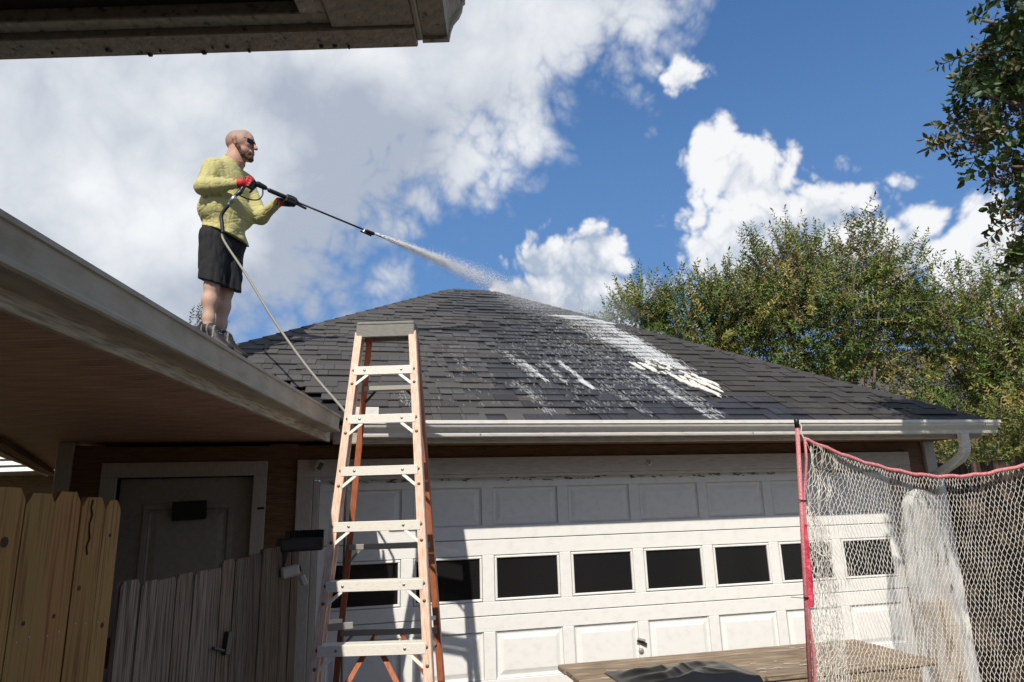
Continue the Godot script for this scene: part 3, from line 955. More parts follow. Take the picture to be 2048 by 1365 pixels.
# a leafy twig along +y
func sprig(sd: int, length: float, pairs: int, l: float, w: float, fine: bool, droop: float) -> ArrayMesh:
	var r := RandomNumberGenerator.new()
	r.seed = sd
	var st := mb()
	var path := []
	var bend := Vector3(r.randf_range(-1, 1), 0, r.randf_range(-1, 1)) * 0.18
	for i in 5:
		var t := i / 4.0
		path.append(Vector3(bend.x * t * t, t, bend.z * t * t) * length + Vector3(0, -droop * t * t * length, 0))
	tube(st, path, [0.005, 0.004, 0.0032, 0.0024, 0.0012], 3, false)
	for i in pairs:
		var t := (i + 0.6) / pairs
		var k := minf(t * 4.0, 3.999)
		var p: Vector3 = path[int(k)].lerp(path[int(k) + 1], k - int(k))
		var sz := (1.0 - 0.35 * absf(t - 0.45) * 2.0) * r.randf_range(0.75, 1.1)
		for s in [-1.0, 1.0]:
			var a := (i % 2) * 1.2 + r.randf_range(-0.5, 0.5)
			var out := Vector3(cos(a) * s, 0, sin(a) * s)
			var d := (out + Vector3.UP * r.randf_range(0.15, 0.8) + Vector3(r.randf_range(-0.3, 0.3), 0, r.randf_range(-0.3, 0.3))).normalized()
			var n := (Vector3.UP * 0.8 + Vector3(r.randf_range(-0.7, 0.7), 0, r.randf_range(-0.7, 0.7))).normalized()
			leaf_tris(st, p, d, n, l * sz, w * sz, fine)
	var tipd := Vector3(r.randf_range(-0.3, 0.3), 1, r.randf_range(-0.3, 0.3)).normalized()
	leaf_tris(st, path[4], tipd, Vector3(0.3, 0.2, 1).normalized(), l * 0.8, w * 0.8, fine)
	return done(st)

func leaf_mat(back: float) -> StandardMaterial3D:
	var m := StandardMaterial3D.new()
	m.albedo_color = Color.WHITE
	m.vertex_color_use_as_albedo = true
	m.roughness = 0.5
	m.backlight_enabled = true
	m.backlight = Color(back, back, back * 0.6)
	m.cull_mode = BaseMaterial3D.CULL_DISABLED
	return m

const LEAF_COLS := [[0.105, 0.165, 0.034], [0.145, 0.200, 0.040], [0.195, 0.220, 0.052], [0.085, 0.135, 0.030], [0.190, 0.195, 0.055], [0.185, 0.150, 0.060], [0.125, 0.185, 0.036], [0.32, 0.27, 0.08]]

# crown made of twigs spread through ellipsoids [centre, radii, number]
func crown(called: String, parent: Node3D, blobs: Array, twigs: Array, m: Material, sd: int, cols: Array, up: float, gap: float, smin: float, smax: float) -> void:
	var r := RandomNumberGenerator.new()
	r.seed = sd
	var gn := nz(sd, 0.75, 3)
	var lists := []
	for t in twigs:
		lists.append([])
	for b in blobs:
		var c: Vector3 = b[0]
		var rad: Vector3 = b[1]
		var n := 0
		var tries := 0
		var tips := []            # branch ends round which the twigs gather
		for q in maxi(6, int(b[2]) / 11):
			var td := Vector3(r.randfn(), r.randfn(), r.randfn()).normalized()
			tips.append([c + td * rad * pow(r.randf(), 0.45) * (1.0 + 0.28 * gn.get_noise_3dv((c + td * rad) * 1.1)), r.randi() % cols.size(), r.randf_range(0.8, 1.2)])
		while n < int(b[2]) and tries < int(b[2]) * 6:
			tries += 1
			var tip: Array = tips[r.randi() % tips.size()]
			var p: Vector3 = tip[0] + Vector3(r.randfn(), r.randfn(), r.randfn()) * 0.13 * rad
			var d := (p - c).normalized()
			if gn.get_noise_3dv(p * 1.6) < gap:
				continue
			n += 1
			var ori := (d * 0.9 + Vector3.UP * up + Vector3(r.randfn(), r.randfn(), r.randfn()) * 0.45).normalized()
			var x := ori.cross(Vector3(r.randfn(), r.randfn(), r.randfn())).normalized()
			var s := r.randf_range(smin, smax)
			var bs := Basis(x, ori, x.cross(ori)).scaled(Vector3(s, s, s))
			var col: Array = cols[tip[1] if r.randf() < 0.6 else r.randi() % cols.size()]
			var v: float = r.randf_range(0.8, 1.2) * tip[2]
			lists[r.randi() % twigs.size()].append([Transform3D(bs, p), Color(col[0] * v, col[1] * v, col[2] * v)])
	for i in twigs.size():
		var mm := MultiMesh.new()
		mm.transform_format = MultiMesh.TRANSFORM_3D
		mm.use_colors = true
		mm.mesh = twigs[i]
		mm.instance_count = lists[i].size()
		for k in lists[i].size():
			mm.set_instance_transform(k, lists[i][k][0])
			mm.set_instance_color(k, lists[i][k][1])
		var o := MultiMeshInstance3D.new()
		o.name = called
		o.multimesh = mm
		o.material_override = m
		o.set_meta("kind", "stuff")
		parent.add_child(o, true)

func limbs(parent: Node3D, base: Vector3, ends: Array, r0: float, m: Material, called := "limb") -> void:
	for e in ends:
		var mid1: Vector3 = base.lerp(e, 0.35) + Vector3(rng.randf_range(-0.15, 0.15), 0.25, rng.randf_range(-0.15, 0.15))
		var mid2: Vector3 = base.lerp(e, 0.7) + Vector3(rng.randf_range(-0.15, 0.15), 0.15, rng.randf_range(-0.15, 0.15))
		var path := curve_path([base, mid1, mid2, e], 0.25)
		var rr := []
		for i in path.size():
			rr.append(lerpf(r0, r0 * 0.18, float(i) / (path.size() - 1)))
		obj(called, tube_mesh(path, rr, 7), m, parent)

func make_trees() -> void:
	var bark := tri(41, 0.03, [[0.2, lc(0.12, 0.085, 0.06)], [0.8, lc(0.25, 0.19, 0.14)]], Vector3(5, 1.2, 5), 0.85, 3.0)
	var lm := leaf_mat(0.45)
	var tw := []
	for i in 4:
		tw.append(sprig(100 + i, 0.50, 10, 0.100, 0.042, false, 0.05))
	var specs := [
		["crepe myrtle with its thin left branches reaching out over the roof ridge", Vector3(3.55, 0, -12.6), [[Vector3(3.35, 4.9, -12.4), Vector3(1.35, 1.20, 1.2), 620], [Vector3(2.2, 5.45, -12.4), Vector3(0.75, 0.75, 0.8), 170], [Vector3(4.1, 5.6, -12.6), Vector3(0.9, 0.8, 0.9), 260], [Vector3(3.2, 3.6, -12.6), Vector3(1.4, 0.9, 1.1), 240]]],
		["tallest olive green crepe myrtle behind the middle of the right roof hip", Vector3(6.0, 0, -12.9), [[Vector3(5.6, 5.7, -12.7), Vector3(1.7, 1.55, 1.4), 820], [Vector3(6.8, 6.35, -12.8), Vector3(1.1, 0.95, 1.1), 330], [Vector3(5.1, 6.2, -12.6), Vector3(0.8, 0.7, 0.9), 150], [Vector3(5.8, 4.0, -12.8), Vector3(1.7, 1.1, 1.2), 360]]],
		["broad crepe myrtle at the right edge behind the fence and the downspout", Vector3(8.9, 0, -12.2), [[Vector3(8.7, 4.9, -12.2), Vector3(1.7, 1.5, 1.5), 800], [Vector3(9.9, 4.9, -11.9), Vector3(1.3, 1.4, 1.3), 420], [Vector3(7.9, 5.5, -12.3), Vector3(0.9, 0.7, 0.9), 170], [Vector3(8.6, 3.4, -12.0), Vector3(1.8, 1.1, 1.4), 480]]]]
	var sd := 200
	for s in specs:
		var t := thing("crepe_myrtle", s[0], "tree", at(0.25, -0.28, 0), "crepe myrtles behind the garage")
		var base: Vector3 = s[1] + Vector3(0, GROUND + 0.23, 0)
		obj("trunk", tube_mesh(curve_path([base, base + Vector3(0.05, 0.6, 0.02), base + Vector3(-0.02, 1.3, 0)], 0.2), 0.10, 9), bark, t)
		var ends := []
		for b in s[2]:
			for k in 4:
				ends.append(b[0] + Vector3(rng.randf_range(-0.7, 0.7) * b[1].x, rng.randf_range(0.2, 0.8) * b[1].y, rng.randf_range(-0.7, 0.7) * b[1].z))
		limbs(t, base + Vector3(-0.02, 1.25, 0), ends, 0.055, bark)
		crown("crown", t, s[2].map(func(q: Array) -> Array: return [q[0], q[1], int(q[2] * 1.6)]), tw, lm, sd, LEAF_COLS, 0.45, -0.24, 0.6, 1.25)
		sd += 7
	# shrub by the downspout
	var sh := thing("shrub", "tangled green shrub seen between downspout and right wooden fence", "shrub")
	limbs(sh, Vector3(5.7, GROUND - 0.05, -8.2), [Vector3(5.2, 2.4, -8.0), Vector3(6.2, 2.8, -8.2), Vector3(5.8, 3.0, -8.0), Vector3(6.6, 2.2, -8.0)], 0.03, bark, "stem")
	crown("crown", sh, [[Vector3(5.5, 2.2, -8.2), Vector3(1.0, 1.2, 0.7), 300], [Vector3(6.6, 2.6, -8.3), Vector3(0.9, 1.1, 0.7), 280]], tw, lm, 260, LEAF_COLS, 0.5, -0.3, 0.5, 0.9)
	# far tree over the porch roof
	var ft := thing("far_tree", "small grey green tree top showing above the left gutter", "tree")
	var fb := Vector3(-7.4, GROUND - 0.05, -14.0)
	obj("trunk", tube_mesh(curve_path([fb, fb + Vector3(0.1, 2.0, 0), fb + Vector3(0, 4.2, 0)], 0.4), 0.12, 8), bark, ft)
	limbs(ft, fb + Vector3(0, 4.0, 0), [Vector3(-7.4, 6.2, -14), Vector3(-8.0, 6.0, -14), Vector3(-6.9, 5.8, -14)], 0.05, bark)
	crown("crown", ft, [[Vector3(-7.45, 5.55, -14), Vector3(0.95, 0.85, 0.9), 190]], tw, lm, 270, [[0.13, 0.15, 0.09], [0.16, 0.17, 0.11], [0.10, 0.13, 0.07]], 0.6, -0.1, 0.6, 0.9)
	# the tree close by on the right: large leaves and seed heads
	var nt := thing("near_tree", "leafy branches with brown seed clusters hanging in at the top right", "tree")
	var lm2 := leaf_mat(0.5)
	var nb := Vector3(4.6, GROUND - 0.05, -2.6)
	obj("trunk", tube_mesh(curve_path([nb, nb + Vector3(-0.1, 1.2, 0.05), nb + Vector3(-0.2, 2.6, 0)], 0.3), 0.12, 10), bark, nt)
	limbs(nt, nb + Vector3(-0.2, 2.5, 0), [Vector3(2.98, 4.75, -3.6), Vector3(2.90, 4.25, -3.62), Vector3(2.95, 3.75, -3.6), Vector3(3.2, 5.2, -3.2), Vector3(3.3, 5.0, -2.0), Vector3(4.0, 5.8, -2.2), Vector3(4.8, 5.4, -1.6), Vector3(3.1, 4.6, -1.4)], 0.05, bark)
	var tn := []
	for i in 4:
		tn.append(sprig(140 + i, 0.26, 6, 0.082, 0.044, true, 0.25))
	var ncols := [[0.050, 0.095, 0.027], [0.070, 0.120, 0.032], [0.040, 0.075, 0.022], [0.095, 0.140, 0.038], [0.120, 0.115, 0.040]]
	crown("crown", nt, [[Vector3(3.10, 4.70, -3.6), Vector3(0.24, 0.32, 0.30), 50], [Vector3(2.99, 4.22, -3.6), Vector3(0.28, 0.16, 0.30), 38], [Vector3(2.98, 3.88, -3.62), Vector3(0.21, 0.34, 0.28), 56], [Vector3(3.00, 3.46, -3.6), Vector3(0.15, 0.30, 0.22), 32], [Vector3(3.45, 4.3, -3.3), Vector3(0.5, 0.9, 0.7), 160], [Vector3(3.6, 4.7, -2.3), Vector3(0.95, 1.1, 1.2), 430], [Vector3(4.6, 4.6, -2.4), Vector3(1.0, 1.2, 1.3), 330], [Vector3(3.75, 3.6, -2.9), Vector3(0.7, 0.7, 0.7), 160]], tn, lm2, 300, ncols, -0.45, -0.5, 0.7, 1.05)
	# seed heads
	var bm := plain(lc(0.075, 0.045, 0.022), 0.7)
	for q in [[Vector3(2.89, 4.48, -3.55), 0], [Vector3(2.99, 4.44, -3.6), 1], [Vector3(2.79, 4.06, -3.55), 2], [Vector3(2.73, 3.86, -3.55), 3], [Vector3(2.86, 3.96, -3.6), 4], [Vector3(2.89, 3.72, -3.6), 5], [Vector3(2.77, 3.66, -3.55), 6], [Vector3(2.89, 3.38, -3.6), 7], [Vector3(3.02, 3.40, -3.6), 8], [Vector3(3.05, 3.22, -3.6), 9], [Vector3(2.99, 4.02, -3.5), 10], [Vector3(3.04, 3.62, -3.5), 11], [Vector3(2.95, 4.60, -3.5), 12]]:
		var st := mb()
		var c: Vector3 = q[0]
		tube(st, [c + Vector3(0.05, 0.14, 0), c + Vector3(0.01, 0.05, 0), c + Vector3(-0.01, -0.06, 0)], [0.003, 0.0025, 0.0015], 4)
		for i in 34:
			var dd := Vector3(rng.randfn(), rng.randfn(), rng.randfn()) * Vector3(0.035, 0.045, 0.035)
			var pp := c + dd
			var ax := c + Vector3(0, dd.y * 0.7 + 0.02, 0)
			tube(st, [ax, pp], 0.0011, 3, false)
			cb(st, Vector3(0.012, 0.014, 0.012), Transform3D(Basis(Vector3(rng.randf(), rng.randf(), 1).normalized(), rng.randf() * 3.0), pp), 0.0045)
		obj("seed_cluster", done(st), bm, nt)

# ---------------------------------------------------------------- fences
func picket(w: float, h: float, ear: float, t := 0.017) -> ArrayMesh:
	return prism_mesh(PackedVector2Array([Vector2(-w / 2, 0), Vector2(w / 2, 0), Vector2(w / 2, h - ear), Vector2(w / 2 - ear * 0.75, h), Vector2(-w / 2 + ear * 0.75, h), Vector2(-w / 2, h - ear)]), -t / 2, t / 2)

func make_fences() -> void:
	# boards of both fences stand in one plane under the porch eave
	var face := Basis(Vector3.UP, PI / 2 + 0.03)     # board x runs away from the camera, z faces the yard
	var f := thing("new_fence", "fresh yellowish dog-eared picket fence section at the lower left", "fence")
	var e := [2.196, 2.106, 1.986, 1.866, 1.746, 1.626, 1.506, 1.386, 1.266]
	for i in e.size() - 1:
		var d: float = (e[i] + e[i + 1]) / 2
		var h: float = [1.965, 1.972, 1.985, 1.978, 1.990, 1.985, 1.992, 1.99][i] - GROUND
		obj("picket", picket(absf(e[i] - e[i + 1]) - 0.003, h, 0.030), mats.new_wood[[0, 3, 2, 1, 4, 2, 0, 1][i]], f, Transform3D(face * Basis(Vector3(0, 0, 1), rng.randf_range(-0.004, 0.004)), Vector3(-1.2 - 0.03 * d, GROUND, -d)))
	# knots and a drying split in the new boards
	var kd := mb()
	for q in [[1.93, 1.30, 0.011], [1.72, 1.28, 0.016], [2.02, 1.72, 0.007], [2.16, 1.60, 0.008], [2.15, 1.86, 0.006], [1.80, 1.66, 0.006], [2.05, 1.12, 0.010], [1.69, 1.86, 0.013], [1.88, 1.05, 0.008], [1.76, 1.45, 0.007], [1.92, 1.66, 0.006]]:
		var c := Vector3(-1.2 - 0.03 * q[0] + 0.0088, q[1], -q[0])
		tube(kd, [c, c + Vector3(0.0012, 0, 0)], q[2], 9)
	for i in 7:
		bar(kd, Vector3(-1.2505, 1.965 - i * 0.022, -2.036 + 0.006 * sin(i * 2.3)), Vector3(-1.2505, 1.942 - i * 0.022, -2.036 + 0.006 * sin((i + 1) * 2.3)), 0.0025, 0.004, Vector3(0, 0, 1), 0.0)
	var nd := mb()
	for i in e.size() - 1:
		for yy in [0.46, 1.02, 1.62]:
			for k in [0.3, 0.7]:
				var dd: float = lerpf(e[i], e[i + 1], k)
				var c := Vector3(-1.2 - 0.03 * dd + 0.0088, yy + rng.randf_range(-0.008, 0.008), -dd)
				tube(nd, [c, c + Vector3(0.001, 0, 0)], 0.0028, 7)
	obj("nail_heads", done(nd), mats.tin, f).set_meta("kind", "stuff")
	obj("knots", done(kd), plain(lc(0.055, 0.026, 0.010), 0.85), f).set_meta("kind", "stuff")
	for y in [0.45, 1.0, 1.6]:
		obj("rail", bar_mesh(Vector3(-1.268, y, -2.16), Vector3(-1.240, y, -1.27), 0.085, 0.036, Vector3.UP), mats.new_wood[1], f, at(-0.028, 0, 0))
	obj("post", cbox(Vector3(0.085, 1.72, 0.085), 0.006), mats.new_wood[2], f, at(-1.348, GROUND + 0.86, -2.14))
	var o := thing("old_gate", "weathered grey wooden gate below the porch eave beside the ladder", "gate")
	var eo := [2.245, 2.367, 2.490, 2.643, 2.784, 2.912, 3.063, 3.205, 3.385, 3.57, 3.759, 3.92, 4.084, 4.23]
	var ho := [1.712, 1.708, 1.700, 1.704, 1.706, 1.704, 1.722, 1.728, 1.732, 1.738, 1.742, 1.748, 1.752]
	for i in eo.size() - 1:
		var d: float = (eo[i] + eo[i + 1]) / 2
		obj("board", picket(eo[i + 1] - eo[i] - 0.006, ho[i] - GROUND - 0.06 + rng.randf_range(-0.012, 0.008), 0.016), mats.old_wood[[0, 0, 1, 2, 0, 1, 2, 3, 4, 3, 4, 3, 4][i]], o, Transform3D(face * Basis(Vector3(0, 0, 1), rng.randf_range(-0.006, 0.006)), Vector3(-1.2 - 0.03 * d + rng.randf_range(-0.003, 0.003), GROUND + 0.06, -d)))
	for y in [0.45, 1.5]:
		obj("rail", bar_mesh(Vector3(-1.30, y, -2.27), Vector3(-1.362, y, -4.2), 0.085, 0.036, Vector3.UP), mats.old_wood[3], o, at(0.004, 0, 0))
	obj("latch", bar_mesh(Vector3(-1.272, 1.33, -3.13), Vector3(-1.272, 1.42, -3.15), 0.020, 0.05, Vector3.RIGHT), mats.black_metal, o)
	obj("latch_bar", bar_mesh(Vector3(-1.268, 1.355, -3.09), Vector3(-1.265, 1.385, -2.98), 0.014, 0.010, Vector3.RIGHT), mats.black_metal, o)
	# lamp with cooling fins on the far end of the gate
	var fl := thing("floodlight", "black finned floodlight with pale grey sensor box mounted on the old gate", "floodlight", Transform3D(Basis(Vector3.UP, 0.55), Vector3(-1.262, 1.66, -3.96)))
	obj("housing", cbox(Vector3(0.25, 0.075, 0.11), 0.012), mats.black_plastic, fl, at(0.03, 0.085, 0))
	for i in 15:
		obj("fin", cbox(Vector3(0.0045, 0.105, 0.10), 0.001), mats.black_plastic, fl, at(-0.04 + i * 0.0135, 0.108, -0.004))
	obj("bracket", bar_mesh(Vector3(-0.06, 0.05, 0), Vector3(-0.085, -0.08, -0.02), 0.05, 0.04), mats.black_plastic, fl)
	var sb := obj("sensor_box", cbox(Vector3(0.10, 0.058, 0.05), 0.010), mats.white_trim, fl, Transform3D(Basis(Vector3(0, 0, 1), 0.18), Vector3(-0.03, -0.055, 0.045)))
	obj("sensor_lens", tube_mesh([Vector3(0.052, 0, 0), Vector3(0.058, 0, 0)], 0.018, 12), mats.black_metal, sb)
	obj("sensor_eye", cbox(Vector3(0.034, 0.06, 0.034), 0.008), mats.white_trim, fl, Transform3D(Basis(Vector3(0, 0, 1), 0.42), Vector3(0.045, -0.105, 0.045)))
	# dark fence on the right
	var rf := thing("right_fence", "dark brown shaded dog-eared fence behind the net on the right", "fence")
	var a := Vector3(3.50, GROUND, -5.86)
	var b := Vector3(5.10, GROUND, -5.15)
	var n := 12
	var ang := atan2(-(b.z - a.z), b.x - a.x)
	for i in n:
		var p := a.lerp(b, (i + 0.5) / n)
		obj("board", picket(0.140, 2.17 - GROUND + rng.randf_range(-0.012, 0.014), 0.04), mats.brown_wood[i % 3], rf, Transform3D(Basis(Vector3.UP, ang) * Basis(Vector3(0, 0, 1), rng.randf_range(-0.006, 0.006)), p))
	for y in [0.5, 1.2, 1.9]:
		obj("rail", bar_mesh(a + Vector3(0.02, y - GROUND, -0.03), b + Vector3(0.02, y - GROUND, -0.03), 0.085, 0.036, Vector3.UP), mats.brown_wood[1], rf)

# ---------------------------------------------------------------- step ladder
func lf(x: float, h: float, off := 0.0) -> Vector3:      # a point in the plane of the front legs
	return Vector3(x, h, -(3.58 - 0.2 * (2.9 - h)) + off)

func lr(x: float, h: float, off := 0.0) -> Vector3:      # and of the rear legs
	return Vector3(x, h, -(3.67 + 0.17 * (2.85 - h)) + off)

func make_ladder() -> void:
	var l := thing("step_ladder", "tall orange fibreglass step ladder with white steps standing before the garage", "ladder")
	var xl := func(h: float) -> float: return -0.838 - 0.050 * (2.876 - h)
	var xr := func(h: float) -> float: return -0.548 + 0.078 * (2.876 - h)
	var yl := func(h: float) -> float: return -0.800 - 0.115 * (2.85 - h)
	var yr := func(h: float) -> float: return -0.545 + 0.055 * (2.85 - h)
	for f in [xl, xr]:
		var a := lf(f.call(2.865), 2.865)
		var b := lf(f.call(GROUND), GROUND + 0.002)
		var st := mb()
		var dir := (a - b).normalized()
		bar(st, b, a, 0.040, 0.006, Vector3.RIGHT, 0.002)                        # face flange
		var s := 1.0 if f == xl else -1.0
		bar(st, b + Vector3(-0.018 * s, 0, -0.034), a + Vector3(-0.018 * s, 0, -0.034), 0.006, 0.060, Vector3.RIGHT, 0.002)
		bar(st, b + Vector3(0, 0, -0.067), a + Vector3(0, 0, -0.067), 0.040, 0.006, Vector3.RIGHT, 0.002)
		obj("front_rail", done(st), mats.fibreglass, l)
		obj("foot", cbox(Vector3(0.055, 0.05, 0.09), 0.008), mats.black_plastic, l, Transform3D(Basis.IDENTITY, b + Vector3(0, 0.026, -0.034)))
	for f in [yl, yr]:
		var a := lr(f.call(2.86), 2.86)
		var b := lr(f.call(GROUND), GROUND + 0.002)
		var st := mb()
		bar(st, b, a, 0.034, 0.006, Vector3.RIGHT, 0.002)
		var s := 1.0 if f == yl else -1.0
		bar(st, b + Vector3(-0.015 * s, 0, -0.028), a + Vector3(-0.015 * s, 0, -0.028), 0.006, 0.050, Vector3.RIGHT, 0.002)
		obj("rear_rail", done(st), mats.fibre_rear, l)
		obj("foot", cbox(Vector3(0.045, 0.05, 0.07), 0.008), mats.black_plastic, l, Transform3D(Basis.IDENTITY, b + Vector3(0, 0.026, -0.02)))
	# cap: a tray with a deep front edge
	var cs := mb()
	cb(cs, Vector3(0.318, 0.020, 0.150), at(-0.693, 2.915, -3.645), 0.006)
	cb(cs, Vector3(0.318, 0.070, 0.012), at(-0.693, 2.871, -3.572), 0.004)
	cb(cs, Vector3(0.318, 0.060, 0.012), at(-0.693, 2.876, -3.716), 0.004)
	cb(cs, Vector3(0.012, 0.062, 0.134), at(-0.846, 2.875, -3.645), 0.004)
	cb(cs, Vector3(0.012, 0.062, 0.134), at(-0.540, 2.875, -3.645), 0.004)
	obj("top_cap", done(cs), mats.cap_grey, l)
	var h := 2.645
	while h > 0.3:
		var x0: float = xl.call(h) + 0.012
		var x1: float = xr.call(h) - 0.012
		var st := mb()
		cb(st, Vector3(x1 - x0 + 0.02, 0.046, 0.004), Transform3D(Basis.IDENTITY, lf((x0 + x1) / 2, h - 0.004, 0.008)), 0.0015)
		cb(st, Vector3(x1 - x0, 0.004, 0.078), Transform3D(Basis.IDENTITY, lf((x0 + x1) / 2, h + 0.017, -0.034)), 0.001)
		cb(st, Vector3(x1 - x0, 0.030, 0.004), Transform3D(Basis.IDENTITY, lf((x0 + x1) / 2, h + 0.002, -0.073)), 0.001)
		var step := obj("step", done(st), mats.aluminium, l)
		for k in [0.16, 0.82]:
			obj("rivet", ball(0.0075), mats.steel, step, Transform3D(Basis.IDENTITY.scaled(Vector3(1, 1, 0.45)), lf(lerpf(x0, x1, k), h - 0.003, 0.010)))
		for k in [[xl.call(h), 0.0], [xr.call(h), 0.0], [xl.call(h - 0.075), -0.075], [xr.call(h - 0.075), -0.075]]:
			obj("rivet", ball(0.0085), mats.rivet, step, Transform3D(Basis.IDENTITY.scaled(Vector3(1, 1, 0.5)), lf(k[0], h + k[1], 0.004)))
		for s in [[xl, 1.0], [xr, -1.0]]:
			var q: Callable = s[0]
			obj("step_brace", bar_mesh(lf(q.call(h - 0.080) + 0.016 * s[1], h - 0.080, 0.001), lf(q.call(h - 0.02) + 0.078 * s[1], h - 0.026, 0.001), 0.015, 0.004), mats.aluminium, l)
		h -= 0.2665
	# rear cross bars
	for hh in [2.575, 2.15, 1.725, 1.275, 0.80, 0.42]:
		if hh == 2.15:
			continue
		var a: float = yl.call(hh)
		var b: float = yr.call(hh)
		var st := mb()
		bar(st, lr(a, hh, 0.006), lr(b, hh, 0.006), 0.030, 0.018, Vector3.UP, 0.002)
		obj("cross_bar", done(st), mats.tin, l)
		for s in [[a, 1.0], [b, -1.0]]:
			obj("bar_brace", bar_mesh(lr(s[0] + 0.005 * s[1], hh - 0.075, 0.012), lr(s[0] + 0.065 * s[1], hh - 0.012, 0.012), 0.014, 0.004), mats.black_metal if hh > 2.0 else mats.tin, l)
	# long diagonal braces low down
	for s in [[yl, 1.0], [yr, -1.0]]:
		var q: Callable = s[0]
		obj("diagonal_brace", bar_mesh(lr(q.call(0.88), 0.90, 0.016), lr((yl.call(1.27) + yr.call(1.27)) / 2 - 0.07 * s[1], 1.265, 0.016), 0.022, 0.006), mats.fibre_rear, l)
	for s in [[xl, 1.0], [xr, -1.0]]:
		var q: Callable = s[0]
		obj("diagonal_brace", bar_mesh(lf(q.call(0.90) + 0.01 * s[1], 0.92, -0.02), lf((xl.call(1.29) + xr.call(1.29)) / 2 - 0.04 * s[1], 1.285, -0.04), 0.024, 0.006), mats.fibre_rear, l)
	for s in [[xl, yl], [xr, yr]]:
		obj("spreader", bar_mesh(lf(s[0].call(1.40), 1.42, -0.05), lr(s[1].call(1.36), 1.34, 0.0), 0.022, 0.005, Vector3.UP), mats.tin, l)
	# strap wound round the front rail
	obj("strap", bar_mesh(lf(xl.call(1.4) + 0.02, 1.395, -0.062), lf(xl.call(1.4) + 0.135, 1.402, -0.062), 0.030, 0.012, Vector3.UP), mats.tin, l)

